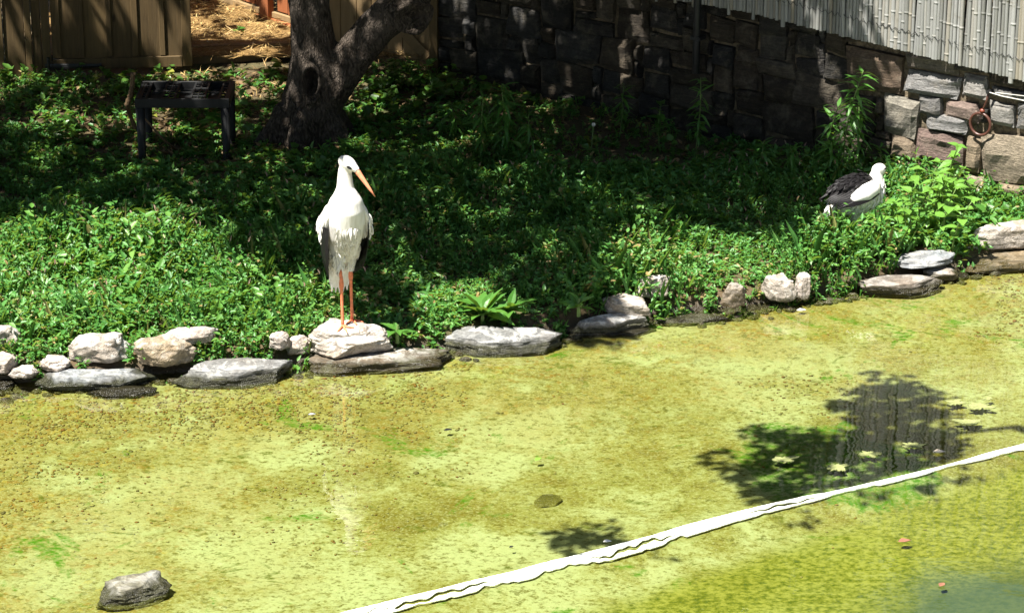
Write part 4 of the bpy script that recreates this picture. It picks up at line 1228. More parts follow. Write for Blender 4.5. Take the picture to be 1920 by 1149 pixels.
# --- the second stork, seen from behind among the leaves
q2 = PG(1600, 452)
stork2 = thing('white_stork', 'second stork seen from behind with folded black wings, beside the bright leafy bush', 'stork', (q2.x, q2.y, q2.z), math.radians(33))
DZ = -.085
parts2 = [loft_data([(-.23, 0, .335), (-.18, 0, .35), (-.10, 0, .375), (-.02, 0, .395), (.06, 0, .415), (.13, 0, .435), (.17, 0, .46), (.18, 0, .50), (.178, 0, .525), (.185, 0, .555)],
                    [(.02, .012), (.05, .03), (.095, .075), (.125, .105), (.130, .115), (.105, .10), (.07, .07), (.05, .052), (.043, .045), (.03, .03)], 24, Vector((0, 0, 1))),
          ellipsoid_data((.20, 0, .555), (.058, .040, .043))]
for yy in (-.045, .045):
    parts2.append(loft_data([(-.02, yy, .36), (-.015, yy, .28), (-.01, yy, .22)], [.06, .04, .016], 10))
V, F = join_data(parts2)
b2 = remeshed('body', V, F, .008, 3)
body2 = mesh_obj('body', b2, M['white_feather'], stork2, True)
sh = shag('body_feathers', b2, 420, lambda c: c.z < .50, .055, .02, 8, Vector((-.7, 0, -.7)))
tag(mesh_obj('body_feathers', sh, M['white_feather'], stork2), kind='stuff')
mesh_obj('bill', loft('bill', [(.212, .025, .55), (.25, .07, .53), (.30, .14, .47)], [(.015, .015), (.012, .012), (.002, .002)], 10), M['bill'], stork2, True)
for sg in (-1, 1):
    mesh_obj('eye', pydata('eye', *ellipsoid_data((.228, .034 * sg, .565), (.010, .006, .006))), M['eye'], stork2, True)
    sp = [(.14, .075 * sg, .475), (.08, .105 * sg, .475), (.0, .105 * sg, .45), (-.09, .085 * sg, .425), (-.17, .055 * sg, .395)]
    wing = mesh_obj('wing', remeshed('wing', *loft_data(sp, [(.02, .03), (.05, .055), (.062, .06), (.05, .045), (.02, .02)], 14, Vector((0, 0, 1))), .008, 2), M['white_feather' if sg < 0 else 'black_feather'], stork2, True)
    for k in range(9):
        u = k / 8
        b = (.085 - .05 * u, (.145 - .125 * u) * sg, .455 + .062 * math.sin(u * 1.75))
        tip = (-.22 - .07 * u, (.09 - .06 * u) * sg, .375 + .045 * u)
        mesh_obj('flight_feather', pydata('flight_feather', *feather_data(b, tip, (-.15, sg * (1 - u) * .9, .55 + u), .072, .02)), M['black_feather'], wing)
mesh_obj('mantle', pydata('mantle', *ellipsoid_data((-.03, .0, .486), (.17, .09, .052), Matrix.Rotation(-.14, 3, 'Y'))), M['black_feather'], stork2, True)
for o_ in list(stork2.children): o_.location.z += DZ
for yy in (-.045, .045):
    mesh_obj('leg', loft('leg', [(-.01, yy, .25 + DZ), (-.005, yy, .10), (0, yy, .0)], [.010, .009, .009], 8), M['leg'], stork2, True)
mantle = [c_ for c_ in stork2.children if c_.name.startswith('mantle')][0]
mf = mesh_obj('mantle_feathers', shag('mantle_feathers', mantle.data, 150, lambda c: c.z > .46, .07, .022, 17, Vector((-1, 0, -.3)), .015), M['black_feather'], mantle)
mf['kind'] = 'stuff'
stork2.scale = (.9, .9, .92)

# ------------------------------------------------------------------ black stand (plastic shelf) and sticks
tz = gz(PG(262, 300).x, PG(262, 300).y)
fl = P(264, 302, tz)
HT = (302 - 203) / (scale_at(fl) * .94)
ztop = tz + HT
c_fl = P(253, 203, ztop - .0); c_fr = P(430, 203, ztop)
tw = (c_fr - c_fl).length
tang = math.atan2(c_fr.y - c_fl.y, c_fr.x - c_fl.x)
c_bl = P(257, 152, ztop + .06)
td = (c_bl - P(253, 186, ztop + .06)).length
stand = thing('plant_stand', 'low black plastic slatted stand with open grid top, left of the forked tree', 'stand', (c_fl.x, c_fl.y, tz), tang)
def sb(name, x0, x1, y0, y1, z0, z1, bev=.002):
    return mesh_obj(name, box_mesh(name, x1 - x0, y1 - y0, z1 - z0, bev, ((x0 + x1) / 2, (y0 + y1) / 2, (z0 + z1) / 2)), M['plastic'], stand)
h0, h1 = HT, HT + .062
sb('apron', .0, tw, 0, .022, h0, h1); sb('apron', 0, tw, td - .022, td, h0, h1)
sb('apron', 0, .022, .0225, td - .0225, h0, h1 - .001); sb('apron', tw - .022, tw, .0225, td - .0225, h0, h1 - .001)
for fx in (0, 1):
    for fy in (0, 1):
        x0 = fx * (tw - .062); y0 = fy * (td - .062)
        leg = mesh_obj('leg', loft('leg', [(x0 + .031, y0 + .031, -.04), (x0 + .031, y0 + .031, .0), (x0 + .031, y0 + .031, HT - .001)], [.024, .025, .031], 14, Vector((1, 0, 0))), M['plastic'], stand, True)
ux = lambda px: (px - 253) / (430 - 253) * tw
for a, b in ((260, 274), (300, 328), (355, 384), (408, 424)):
    x0, x1 = ux(a), ux(b)
    sb('rib', x0, x0 + .014, .023, td - .023, h1 - .016, h1 - .002, .001)
    sb('rib', x1 - .014, x1, .023, td - .023, h1 - .016, h1 - .002, .001)
    if b - a > 20:
        sb('rib', (x0 + x1) / 2 - .005, (x0 + x1) / 2 + .005, .023, td - .023, h1 - .016, h1 - .002, .001)
    k = 7
    for i in range(k):
        yy = .035 + (td - .07) * i / (k - 1)
        sb('slat', x0 + .0145, x1 - .0145, yy - .009, yy + .009, h1 - .014, h1 - .004, .001)
for a, b in ((274, 300), (328, 355), (384, 408)):
    sb('tray', ux(a), ux(b), .023, td - .023, h0 + .004, h0 + .012, .001)
    sb('crossbar', ux(a) + .001, ux(b) - .001, td * .42, td * .42 + .01, h1 - .014, h1 - .006, .001)
pole_b = P(238, 205, tz + .33); pole_t = P(249, 138, tz + .55)
pb0 = P(262, 262, tz)
stick = thing('wrapped_stick', 'knobbly brown wrapped stick leaning against the left end of the black stand', 'stick', tuple(pb0))
pts = [Vector((0, 0, 0)), P(243, 214, tz + .20) - pb0, P(238, 196, tz + .30) - pb0, P(245, 178, tz + .36) - pb0, P(248, 160, tz + .43) - pb0, P(249, 138, tz + .52) - pb0]
fine, rad = [], []
for i in range(41):
    u = i / 40 * 5; k = min(int(u), 4)
    fine.append(pts[k].lerp(pts[k + 1], u - k)); rad.append(.013 + .006 * abs(math.sin(i * .9)) * (1 if i > 14 else .4))
mesh_obj('shaft', loft('shaft', fine, rad, 10), M['rope'], stick, True)
t0 = P(273, 224, tz + .30); t1 = P(334, 284, tz + .01)
tw_ = thing('fallen_twig', 'thin bare twig propped under the black stand', 'twig', tuple(t1))
mesh_obj('stem', loft('stem', [Vector((0, 0, 0)), (t0 - t1) * .5 + Vector((0, 0, -.02)), t0 - t1], [.009, .008, .006], 8), M['rope'], tw_, True)

# ------------------------------------------------------------------ plants one can tell apart
def leaf_shape(name, L, W, heart=False, fold=.12, droop=.22, n=5):
    prof = [0.0, .62, 1.0, .82, .45, 0.0] if not heart else [.25, .98, 1.0, .72, .36, 0.0]
    V, F = [], []
    for i in range(n + 1):
        u = i / n
        x = L * (u - (.10 if heart and i == 0 else 0)); z = -droop * L * u * u
        w = W * .5 * prof[i]
        V += [(x + (-.08 * L if heart and i == 0 else 0), -w, z + fold * w * 2), (x, 0, z), (x + (-.08 * L if heart and i == 0 else 0), w, z + fold * w * 2)]
    for i in range(n):
        a = i * 3
        F += [(a, a + 3, a + 4, a + 1), (a + 1, a + 4, a + 5, a + 2)]
    return pydata(name, V, F)
LANCE = [leaf_shape('lance_leaf', .085, .017, droop=.35), leaf_shape('lance_leaf', .085, .020, droop=.15), leaf_shape('lance_leaf', .085, .016, droop=.6)]
OVATE = [leaf_shape('ovate_leaf', .08, .052, True, .10, .18), leaf_shape('ovate_leaf', .08, .046, True, .16, .35), leaf_shape('ovate_leaf', .08, .056, True, .06, .1)]
DOCK = [leaf_shape('dock_leaf', .20, .088, False, .14, .25), leaf_shape('dock_leaf', .20, .098, False, .10, .45), leaf_shape('dock_leaf', .20, .080, False, .2, .1)]

def put_leaf(parent, meshes, pos, az, el, scl, mat, rnd, roll=None):
    me = rnd.choice(meshes)
    key = me.name + mat
    o = bpy.data.objects.new('leaf', me)
    if not me.materials: me.materials.append(M[mat])
    COL.objects.link(o); o.parent = parent
    o.location = pos
    o.rotation_euler = (rnd.uniform(-.35, .35) if roll is None else roll, -el, az)
    s = scl * rnd.uniform(.85, 1.15)
    o.scale = (s, s * rnd.uniform(.85, 1.1), s)
    return o

def copyset(ms):
    return [m.copy() for m in ms]
WEED_L = copyset(LANCE); WEED_O = copyset(OVATE)

def tall_weed(px, py, top_py, label, nn, meshes, mat, scl, seed, lean=0.0, tuft=True, on_wall=False, cat='weed', broad=False):
    r = random.Random(seed)
    b = PG(px, py)
    Hh = max(.1, (py - top_py) / (scale_at(b) * .94))
    scl *= 1.0 if broad else 1.45; nn = nn if broad else int(nn * 1.35)
    t = thing('tall_weed' if not broad else 'broadleaf_plant', label, cat, tuple(b))
    pts = [Vector((lean * Hh * u * u + .01 * math.sin(u * 5 + seed), .01 * math.sin(u * 4 + seed), Hh * u)) for u in (0, .2, .4, .6, .8, 1.0)]
    mesh_obj('stem', loft('stem', pts, [.006, .0055, .005, .0045, .004, .002], 6), M['stem'], t, True)
    for i in range(nn):
        u = .25 + .75 * (i + r.random() * .6) / nn
        k = min(int(u * 5), 4); p = pts[k].lerp(pts[k + 1], min(1, u * 5 - k))
        az = i * 2.4 + r.uniform(-.3, .3)
        el = r.uniform(-.5, .1) if u < .8 else r.uniform(.0, .7)
        if not tuft: el = r.uniform(-.3, .4)
        put_leaf(t, meshes, p, az, el, scl * (1.0 if u < .85 else .8) * (.8 + .35 * u), mat, r)
    return t
weeds = [
 (1566, 350, 268, 'bright green lance leaved weed beside the second stork', 30, 1.05, 1),
 (1578, 345, 138, 'tallest narrow leaved weed against the dark stone wall', 58, 1.0, 2),
 (1612, 330, 186, 'tall dark weed right of the tallest weed on the wall', 40, .95, 3),
 (1650, 330, 276, 'short pointed weed behind the second stork head', 20, .85, 4),
 (1545, 335, 200, 'drooping dark weed left of the tallest weed on the wall', 36, .9, 15),
 (1306, 300, 150, 'narrow weed climbing the wall under the drainpipe', 34, .8, 5),
 (1162, 262, 160, 'slim dark weed at the shaded wall foot', 28, .8, 6),
 (997, 300, 216, 'yellow green tufted weed in the middle of the shade', 26, .85, 7),
 (952, 300, 160, 'tall drooping weed right of the tree fork', 34, 1.1, 8),
 (905, 305, 182, 'spindly weed nearest the tree in the deep shade', 26, 1.0, 9),
 (1425, 335, 268, 'leafy weed clump left of the shaded wall weeds', 26, .9, 10),
 (1482, 335, 276, 'small lance leaved weed near the wall base', 24, .9, 11),
 (850, 265, 195, 'shaded weed close to the wall corner', 22, .9, 12),
]
for (x, y, ty, lb, nn, sc_, sd) in weeds:
    tall_weed(x, y, ty, lb, nn, WEED_L, 'weed_leaf', sc_, sd, lean=random.Random(sd).uniform(-.15, .15))
bl = [
 (1236, 290, 190, 'round leaved plant with sunlit top before the wall', 16, 1.0, 21),
 (402, 300, 205, 'broad heart leaved plant in front of the black stand', 24, 1.15, 22),
 (738, 175, 118, 'bright broad leaved plant behind the leaning limb', 26, 1.05, 23),
 (705, 190, 145, 'small broad leaved plant at the right of the trunk', 16, .8, 24),
 (620, 265, 208, 'dark broad leaved sprout against the tree trunk', 14, .95, 25),
 (450, 78, 50, 'small dark leafy sprout growing in the straw', 7, .8, 26),
 (790, 175, 135, 'low broad leaved plant at the foot of the braced gate', 18, .9, 27),
 (1690, 310, 286, 'small sprout above the second stork', 9, .8, 28),
]
for (x, y, ty, lb, nn, sc_, sd) in bl:
    tall_weed(x, y, ty, lb, nn, WEED_O, 'ivy_leaf', sc_, sd, tuft=False, cat='plant', broad=True)

# bright bush by the second stork
rbz = random.Random(77)
bb = PG(1742, 462)
bush = thing('leafy_bush', 'bright light green bush with big pointed leaves at the right by the wall', 'bush', tuple(bb))
BSL = copyset(OVATE)
nleaf = 0
for i in range(22):
    gx, gy = rbz.uniform(1655, 1822), rbz.uniform(372, 478)
    if gx > 1795: gy = rbz.uniform(385, 430)
    r0 = PG(gx, gy)
    Hs = rbz.uniform(.30, .48) * (1 - .5 * abs(gx - 1735) / 95) + .04
    if i == 0: r0 = PG(1765, 410); Hs = .52
    lean = Vector((rbz.uniform(-.10, .10), rbz.uniform(-.14, .02), 0))
    base = r0 - bb
    pts = [base + lean * (u * u) + Vector((0, 0, Hs * u)) for u in (0, .25, .5, .75, 1)]
    mesh_obj('stem', loft('stem', pts, [.006, .005, .005, .004, .0025], 6), M['stem'], bush, True)
    az0 = rbz.uniform(0, 6.28)
    for j in range(5):
        u = .3 + .7 * j / 4
        k = min(int(u * 4), 3); p = pts[k].lerp(pts[k + 1], u * 4 - k)
        for q in (0, 1, .5) if j == 4 else (0, 1):
            put_leaf(bush, BSL, p, az0 + j * 1.57 + q * math.pi, rbz.uniform(-.25, .45), rbz.uniform(.75, 1.15) * (1.12 if 0 < j < 4 else .8), 'bush_leaf', rbz)
            nleaf += 1

# dock rosettes in the sunny strip
DK = copyset(DOCK)
for (x, y, lb, nn, sc_, sd) in [(905, 605, 'large sunlit dock rosette above the grey layered slab', 20, .95, 1), (955, 600, 'smaller dock rosette right of the large dock', 14, .75, 2),
                                (432, 618, 'pale leaved dock growing behind the broad grey slab', 10, .62, 3), (352, 598, 'small dock plant above the pale flat slab', 8, .6, 4),
                                (745, 640, 'low dock plant in the shade right of the perch rock', 9, .6, 5), (1085, 590, 'small dock with one wide leaf behind the light grey stone', 8, .55, 6),
                                (500, 640, 'dock plant beside the small white rock near the broad slab', 9, .55, 7), (215, 470, 'small dock plant in the sunny leaves at left', 8, .55, 8)]:
    r = random.Random(sd + 50)
    b = PG(x, y)
    t = thing('dock_plant', lb, 'plant', (b.x, b.y, b.z + .03))
    mesh_obj('stem', loft('stem', [(0, 0, -.04), (0, 0, .03), (.005, 0, .07)], [.012, .010, .006], 8), M['stem'], t)
    for i in range(nn):
        put_leaf(t, DK, (0, 0, .01 + .03 * r.random()), i * 2.4 + r.uniform(-.3, .3), r.uniform(.15, .95), sc_ * r.uniform(.75, 1.1), 'weed_leaf', r)

# dandelion clock
b = PG(1108, 305)
dn = thing('dandelion', 'dandelion seed head on a bent stem in the shade', 'flower', tuple(b))
tp_ = P(1113, 234, b.z + .23) - b
mesh_obj('stem', loft('stem', [(0, 0, 0), (tp_.x * .3, tp_.y * .4, tp_.z * .5), tp_], [.004, .0035, .003], 6), M['stem'], dn)
mesh_obj('seed_head', pydata('seed_head', *ellipsoid_data(tp_, (.014, .014, .014))), M['seed'], dn, True)

# ------------------------------------------------------------------ ground cover
def cover(name, n, region, keep, hfun, lsize, lw, seed, mat, nl=10, label=None, tint_mu=.53, up=0.35):
    g = np.random.default_rng(seed)
    x = g.uniform(*region[0], n); y = g.uniform(*region[1], n)
    z = ground_z(x, y)
    px, py = to_px(x, y, z)
    ok = keep(x, y, px, py, g)
    x, y, z, px, py = x[ok], y[ok], z[ok], px[ok], py[ok]
    for fx, fy, fw_, fd, ft, tn in FOOT:
        c, s = math.cos(tn), math.sin(tn)
        lx = (x - fx) * c + (y - fy) * s; ly = -(x - fx) * s + (y - fy) * c
        o = ((lx / (fw_ * .86)) ** 2 + (ly / (fd * .86)) ** 2) > 1
        x, y, z, px, py = x[o], y[o], z[o], px[o], py[o]
    h = hfun(x, y, g)
    m = len(x)
    sx_ = g.normal(0, .22, m); sy_ = g.normal(-.05, .22, m)
    tb = g.normal(tint_mu, .16, m) + .35 * (vnoise(x * 1.1, y * 1.1, 41) - .5)
    ls = lsize * g.uniform(.65, 1.35, m) * (.8 + .5 * vnoise(x * 1.7, y * 1.7, 42))
    k = nl
    idx = np.repeat(np.arange(m), k)
    u = g.uniform(.25, 1.0, m * k) if k > 1 else np.ones(m)
    P_ = np.stack([x[idx] + sx_[idx] * h[idx] * u, y[idx] + sy_[idx] * h[idx] * u, z[idx] + h[idx] * u], 1)
    az = g.uniform(0, 2 * np.pi, m * k)
    el = np.where(u > .85, g.normal(.45, .35, m * k), g.normal(.05, up, m * k))
    d = np.stack([np.cos(az) * np.cos(el), np.sin(az) * np.cos(el), np.sin(el)], 1)
    nr = g.normal(0, .30, (m * k, 3)) + np.array([0, 0, 1.0])
    L = ls[idx] * g.uniform(.6, 1.2, m * k); W = L * lw * g.uniform(.8, 1.2, m * k)
    t = np.clip(tb[idx] + g.normal(0, .10, m * k), 0, .93)
    t = np.where(g.random(m * k) < .014, 1.0, t)
    o = mesh_obj(name, leaves_mesh(name, P_, d, nr, L, W, t), M[mat])
    tag(o, label, None, None, 'stuff')
    return o, (x, y, z, h)

def wall_side(x, y):
    return (x - W0.x) * WN.x + (y - W0.y) * WN.y
def fence_front(x, y):
    return (np.asarray(x) - A.x) * FP.n.x + (np.asarray(y) - A.y) * FP.n.y
def base_keep(x, y):
    d = shore_d(x, y)
    return (d > .0) & (wall_side(x, y) > .05) & (fence_front(x, y) > .10)
def keep_main(x, y, px, py, g):
    ok = base_keep(x, y) & (px > -120) & (px < 2040)
    d = shore_d(x, y)
    den = np.ones_like(x)
    nz = vnoise(x * 1.6, y * 1.6, 51)
    den = np.where(py < 330, .45 + .4 * nz, den)
    den = np.where(py < 240, .18 + .45 * nz, den)
    den = np.where((px > 980) & (px < 1340) & (py > 225) & (py < 310), .25, den)
    den = np.where((px > 150) & (px < 330) & (py > 185) & (py < 300), .22, den)
    den = np.where((px > 330) & (px < 545) & (py < 200), .12, den)
    den = np.where(((px - 578) / 85) ** 2 + ((py - 250) / 45) ** 2 < 1, .05, den)
    return ok & (g.random(len(x)) < den)
def h_main(x, y, g):
    n = vnoise(x * 1.5, y * 1.5, 61) * .6 + vnoise(x * 4.5, y * 4.5, 62) * .4
    px, py = to_px(x, y, .15)
    back = np.clip((py - 230) / 180, .35, 1)
    d = shore_d(x, y)
    n = np.clip((n - .18) / .64, 0, 1)
    return (.03 + .25 * n ** 1.4) * back * np.clip(.62 + d * 1.2, .62, 1.0) * g.uniform(.6, 1.25, len(x))
_, sp = cover('ground_cover', 52000, ((-4.0, 4.2), (14.2, 21.8)), keep_main, h_main, .034, .48, 81, 'leaf', 9, 'dense low green weeds covering the whole bank')
def keep_broad(x, y, px, py, g):
    return keep_main(x, y, px, py, g) & (vnoise(x * 1.4, y * 1.4, 55) > .48) & (py > 300)
cover('broad_cover', 5200, ((-4.0, 4.2), (14.2, 21.0)), keep_broad, lambda x, y, g: h_main(x, y, g) * 1.1 + .02, .054, .50, 84, 'weed_leaf', 7, 'larger pale leaved weeds mixed into the bank cover', .35, .4)
# stems of the ground cover and thin grass blades
x, y, z, h = sp
g = np.random.default_rng(5)
m = len(x)
az = g.uniform(0, 6.28, m)
d = np.stack([np.cos(az) * .25, np.sin(az) * .25, np.ones(m)], 1)
nr = np.stack([np.sin(az), -np.cos(az), np.zeros(m)], 1) + g.normal(0, .2, (m, 3))
tag(mesh_obj('grass_blades', leaves_mesh('grass_blades', np.stack([x, y, z], 1), d, nr, h * g.uniform(.6, 1.2, m) + .01, np.full(m, .004), np.clip(g.normal(.6, .2, m), 0, .95), 0.05, .35), M['leaf']), 'thin grass blades and stems between the low weeds', None, None, 'stuff')
sel = (vnoise(x * 1.2, y * 1.2, 91) > .5) & (g.random(m) < .035) & (shore_d(x, y) < 2.6)
k = int(sel.sum()); hh_ = h[sel] * 1.25 + .05
b_ = np.stack([x[sel], y[sel], z[sel] + hh_ * .75], 1); az2 = g.uniform(0, 6.28, k)
d2 = np.stack([np.cos(az2) * .4, np.sin(az2) * .4, np.ones(k)], 1)
tag(mesh_obj('flower_spikes', leaves_mesh('flower_spikes', b_, d2, np.stack([np.sin(az2), -np.cos(az2), np.zeros(k)], 1), g.uniform(.025, .045, k), np.full(k, .010), g.random(k), .6, .2), M['spike']), 'small pale pink flower spikes among the low weeds', None, None, 'stuff')
def keep_ivy(x, y, px, py, g):
    ok = base_keep(x, y) & (px > -120) & (px < 2040)
    a = (py < 190) & (px < 330)
    b_ = (px > 690) & (px < 860) & (py < 200)
    c = (px > 1810) & (py < 430) & (py > 340)
    e = (py < 320) & (g.random(len(x)) < .12)
    return ok & (a | b_ | c | e) & (g.random(len(x)) < .8)
cover('ivy_cover', 7000, ((-4.0, 4.2), (15, 21.8)), keep_ivy, lambda x, y, g: g.uniform(.03, .14, len(x)), .060, .85, 82, 'ivy_leaf', 6, 'low round leaved plants along the fence foot and wall', .45, .3)
def keep_litter(x, y, px, py, g):
    return base_keep(x, y) & (px > -120) & (px < 2040) & (py < 330)
cover('leaf_litter', 9000, ((-4.0, 4.2), (16, 21.8)), keep_litter, lambda x, y, g: g.uniform(.004, .015, len(x)), .05, .5, 83, 'litter', 1, 'dry brown leaf litter on the shaded soil', .5, .15)

# straw blades in the yard and spilling over the sill
g = np.random.default_rng(9)
n = 16000
x = g.uniform(-3.2, -.4, n); y = g.uniform(ya.y - .05, ya.y + 4.5, n)
z = straw_z(x, y) + g.uniform(.004, .03, n)
n2 = 900
x2 = g.uniform(-2.7, -1.2, n2); y2 = ya.y - .1 - np.abs(g.normal(0, .7, n2))
z2 = ground_z(x2, y2) + g.uniform(.005, .02, n2)
pxs, pys = to_px(x2, y2, z2); ok = (pxs > 300)
x = np.concatenate([x, x2[ok]]); y = np.concatenate([y, y2[ok]]); z = np.concatenate([z, z2[ok]])
n = len(x)
az = g.uniform(0, 6.28, n); el = g.normal(.05, .25, n)
d = np.stack([np.cos(az) * np.cos(el), np.sin(az) * np.cos(el), np.sin(el)], 1)
tag(mesh_obj('straw', leaves_mesh('straw', np.stack([x, y, z], 1), d, g.normal(0, .4, (n, 3)) + np.array([0, 0, 1.]), g.uniform(.04, .13, n), g.uniform(.004, .008, n), g.random(n), 0, .05, False), M['straw']),
    'loose golden straw on the floor behind the doorway', None, None, 'stuff')

# ------------------------------------------------------------------ pond: pebbles, floating bits, white strip
g = np.random.default_rng(12)
n = 15000
x = g.uniform(-3.4, 3.6, n); y = np.interp(x, SHX, SHY) - np.abs(g.gamma(1.5, .55, n)) - .02
ok = (vnoise(x * 1.3, y * 1.3, 71) * .6 + vnoise(x * 4, y * 4, 72) * .4 + np.where(x < -.8, .18, 0)) > .53 + .30 * g.random(n)
x, y = x[ok], y[ok]; n = len(x)
z = bed_z(x, y)
ico = bmesh.new(); bmesh.ops.create_icosphere(ico, subdivisions=1, radius=1.0)
iv = np.array([v.co[:] for v in ico.verts]); itf = [[v.index for v in f.verts] for f in ico.faces]; ico.free()
itf = np.array([[a, b, c, c] for a, b, c in itf])
sz = g.uniform(.0035, .009, n) * np.where(g.random(n) < .04, 1.7, 1)
sc3 = np.stack([sz * g.uniform(.8, 1.6, n), sz * g.uniform(.7, 1.3, n), sz * g.uniform(.2, .36, n)], 1)
rot = g.uniform(0, 6.28, n)
v = iv[None] * sc3[:, None, :] * g.uniform(.8, 1.2, (n, 12, 1))
vx = v[..., 0] * np.cos(rot)[:, None] - v[..., 1] * np.sin(rot)[:, None]; vy = v[..., 0] * np.sin(rot)[:, None] + v[..., 1] * np.cos(rot)[:, None]
v = np.stack([vx + x[:, None], vy + y[:, None], v[..., 2] + z[:, None] + .003], -1).reshape(-1, 3)
f3 = (itf[None, :, :3] + (np.arange(n) * 12)[:, None, None]).reshape(-1, 3)
pm = bpy.data.meshes.new('pebbles')
pm.from_pydata(v.tolist(), [], f3.tolist())
at = pm.attributes.new('tint', 'FLOAT', 'POINT'); at.data.foreach_set('value', np.repeat(g.random(n), 12).astype(np.float32))
def pebble_mat():
    t = NT('pebbles')
    a = t.n('Attribute', attribute_name='tint').outputs['Fac']
    c = t.ramp(a, [(0, (.14, .125, .04)), (.3, (.18, .165, .06)), (.5, (.11, .075, .015)), (.68, (.17, .10, .018)), (.8, (.12, .05, .014)), (.86, (.05, .04, .01)), (.95, (.23, .21, .10))])
    return t.done(t.principled(c, .7, None, .2))
g2 = np.random.default_rng(88); q = 420
xg = g2.uniform(-3.4, 3.6, q); dg_ = g2.normal(.02, .05, q); yg = np.interp(xg, SHX, SHY) + dg_
zg_ = np.maximum(ground_z(xg, yg), bed_z(xg, yg))
sg_ = g2.uniform(.010, .032, q)
s3 = np.stack([sg_ * g2.uniform(.9, 1.6, q), sg_ * g2.uniform(.8, 1.2, q), sg_ * g2.uniform(.5, .8, q)], 1)
vv = iv[None] * s3[:, None, :] * g2.uniform(.75, 1.25, (q, 12, 1)); vv = vv + np.stack([xg, yg, zg_ + .004], 1)[:, None, :]
gm_ = bpy.data.meshes.new('shore_gravel')
gm_.from_pydata(vv.reshape(-1, 3).tolist(), [], (itf[None, :, :3] + (np.arange(q) * 12)[:, None, None]).reshape(-1, 3).tolist())
so = mesh_obj('shore_gravel', gm_, M['rock']); so.color = (.24, .20, .16, .5)
tag(so, 'small broken stones lodged along the waterline between the rocks', None, None, 'stuff')
tag(mesh_obj('pebbles', pm, pebble_mat(), None, True), 'small brown and yellow pebbles on the pond floor near the shore', None, None, 'stuff')

def flat_patch(name, outline, z0, th, material):
    n = len(outline)
    V = [(p[0], p[1], z0) for p in outline] + [(p[0], p[1], z0 - th) for p in outline]
    F = [tuple(range(n)), tuple(range(2 * n - 1, n - 1, -1))]
    F += [(i, i + n, (i + 1) % n + n, (i + 1) % n) for i in range(n)]
    return pydata(name, V, F)

UP = [(540, 1172), (723, 1127), (886, 1088), (1009, 1057), (1131, 1027), (1237, 998), (1373, 960), (1506, 930), (1550, 923), (1630, 905), (1750, 877), (1816, 859), (1860, 846), (1920, 831), (2100, 788), (2300, 738)]
WD_T = [(540, 22), (723, 21), (886, 20), (1009, 22), (1131, 25), (1237, 23), (1373, 17), (1506, 12), (1550, 7), (1630, 8), (1750, 6), (1816, 6), (1860, 10), (1920, 13), (2300, 13)]
ux_ = [a for a, _ in UP]; uy_ = [b for _, b in UP]
strip = thing('edging_strip', 'long white strip with a zigzag gap crossing the lower right of the pond', 'strip', tuple(P(1200, 1010)))
def strip_band(which):
    rs = random.Random(which + 4)
    a, b = [], []
    xs = np.arange(540, 2300, 4.0)
    for x_ in xs:
        yu = np.interp(x_, ux_, uy_); w = np.interp(x_, [q for q, _ in WD_T], [q for _, q in WD_T])
        amp = (min(w * .20, 5.5))
        ph = x_ / 9.0 + 1.6 * math.sin(x_ / 90.0)
        zz = amp * (math.sin(ph) * .55 + .35 * math.sin(ph * 2.17 + 1) + .55 * math.sin(ph * .31)) 
        gap = max(.05, (.10 + .26 * math.sin(x_ / 62.0 + 2 + 1.3 * math.sin(x_ / 210.0))) if 740 < x_ < 1530 else .10) * w
        mid = yu + w * .56
        jag = (1.2 * mnoise.noise(Vector((x_ * .012, which, 0))) + .3 * mnoise.noise(Vector((x_ * .07, which, 3)))) * min(w * .1, 2.5)
        if which == 0:
            a.append((x_, yu + jag)); b.append((x_, max(mid - gap * .5 + zz, yu + 2)))
        else:
            a.append((x_, min(mid + gap * .5 + zz + .6, yu + w - 1.2))); nz_ = mnoise.noise(Vector((x_ * .020, 4.2, 0))) + .3 * mnoise.noise(Vector((x_ * .05, 9.2, 0)))
            kk = min(1.0, max(0.3, (.42 - nz_) / .5))
            b.append((x_, a[-1][1] + (yu + w + jag * 1.2 + 1 - a[-1][1]) * kk))
    V, F = [], []
    o = Vector(strip.location)
    for p_, q_ in zip(a, b):
        t_, u_ = P(*p_, .003) - o, P(*q_, .003) - o
        V += [t_, u_, u_ - Vector((0, 0, .006)), t_ - Vector((0, 0, .006))]
    for i in range(len(a) - 1):
        k = i * 4
        if which == 1 and b[i][1] - a[i][1] < .3: continue
        for j in range(4):
            F.append((k + j, k + (j + 1) % 4, k + 4 + (j + 1) % 4, k + 4 + j))
    return pydata('band', V, F)
for wch in (0, 1):
    mesh_obj('band', strip_band(wch), M['white_paint'], strip)

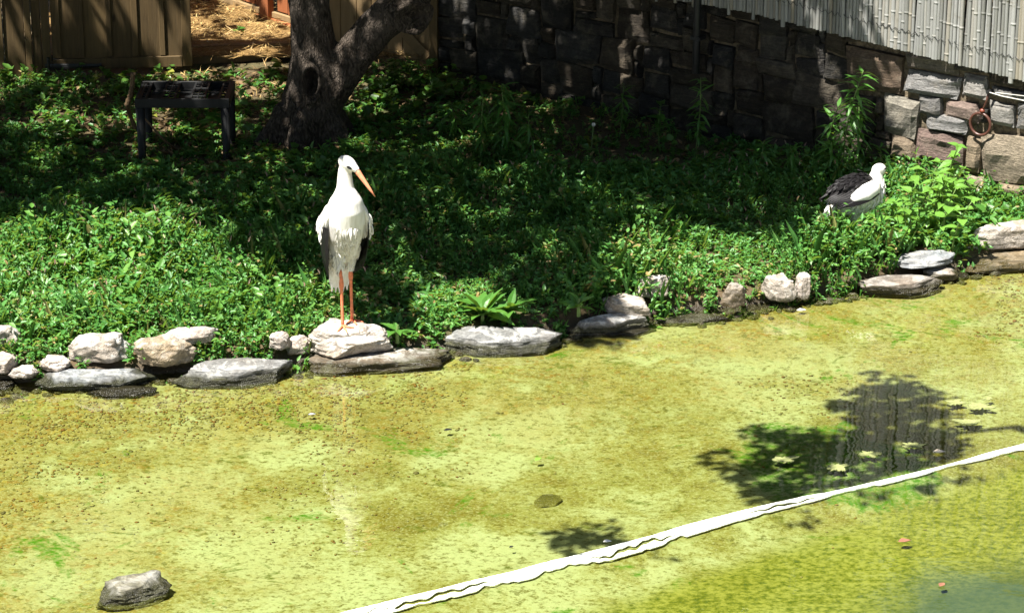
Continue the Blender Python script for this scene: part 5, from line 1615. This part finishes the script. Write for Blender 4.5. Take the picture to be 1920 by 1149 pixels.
def blob(cx, cy, rx_, ry__, seed, n=40, rough=.35):
    r = random.Random(seed); ph = r.uniform(0, 99)
    out = []
    for i in range(n):
        a = 2 * math.pi * i / n
        k = 1 + rough * (mnoise.noise(Vector((math.cos(a) * 1.6 + ph, math.sin(a) * 1.6, ph))) + .6 * mnoise.noise(Vector((math.cos(a) * 5 + ph, math.sin(a) * 5, ph))))
        out.append((cx + rx_ * k * math.cos(a), cy + ry__ * k * math.sin(a)))
    return out
for i, (cx, cy, rx_, ry__, lb) in enumerate(ALG):
    ol = [P(a, b) for a, b in blob(cx, cy, rx_ * .85, ry__ * .8, i + 3, 64, .85)]
    c = sum(ol, Vector()) / len(ol)
    o = mesh_obj('algae_patch', flat_patch('algae_patch', [(p.x - c.x, p.y - c.y) for p in ol], 0.004, .004, None), M['algae_mat'])
    o.location = (c.x, c.y, 0)
    tag(o, lb, 'algae', 'floating algae patches')
LEAFCOL = {'red': simple('dead_leaf_red', (.20, .085, .05), .7), 'pale': simple('dead_leaf_pale', (.66, .55, .40), .7), 'black': simple('dead_leaf_black', (.012, .012, .012), .5), 'green': simple('fresh_leaf', (.14, .26, .03), .5), 'grey': simple('grey_fleck', (.25, .26, .27), .6), 'white': simple('white_fleck', (.72, .70, .64), .7)}
FLO = [(1697, 1015, 13, 'red', .3, 'reddish fallen leaf floating below the white strip'), (1772, 1099, 10, 'red', 1.0, 'small brown leaf floating by the blue sky reflection'), (1761, 847, 12, 'pale', .1, 'pale leaf floating in the pond shadow above the strip'),
       (1139, 1015, 8, 'white', .2, 'whitish leaf floating just above the white strip'), (1012, 863, 9, 'green', .8, 'small fresh green leaf floating in mid pond'), (841, 807, 8, 'black', .5, 'small black leaf floating in mid pond'),
       (585, 777, 7, 'grey', .2, 'grey fleck floating left of the stork reflection'), (1503, 582, 9, 'white', .2, 'white feather floating by the shore stones'), (960, 1026, 5, 'black', .7, 'tiny dark speck on the water above the strip')]
for i, (cx, cy, r_, cl, rz, lb) in enumerate(FLO):
    p = P(cx, cy, .006); L_ = 2 * r_ / scale_at(p)
    me = leaf_shape('floating_leaf', L_, L_ * .62, False, .12, .02)
    o = mesh_obj('floating_leaf', me, LEAFCOL[cl])
    o.location = (p.x - L_ * .5, p.y, .008); o.rotation_euler = (0, 0, rz)
    tag(o, lb, 'leaf', 'bits floating on the pond')
    sm = o.modifiers.new('thick', 'SOLIDIFY'); sm.thickness = .002
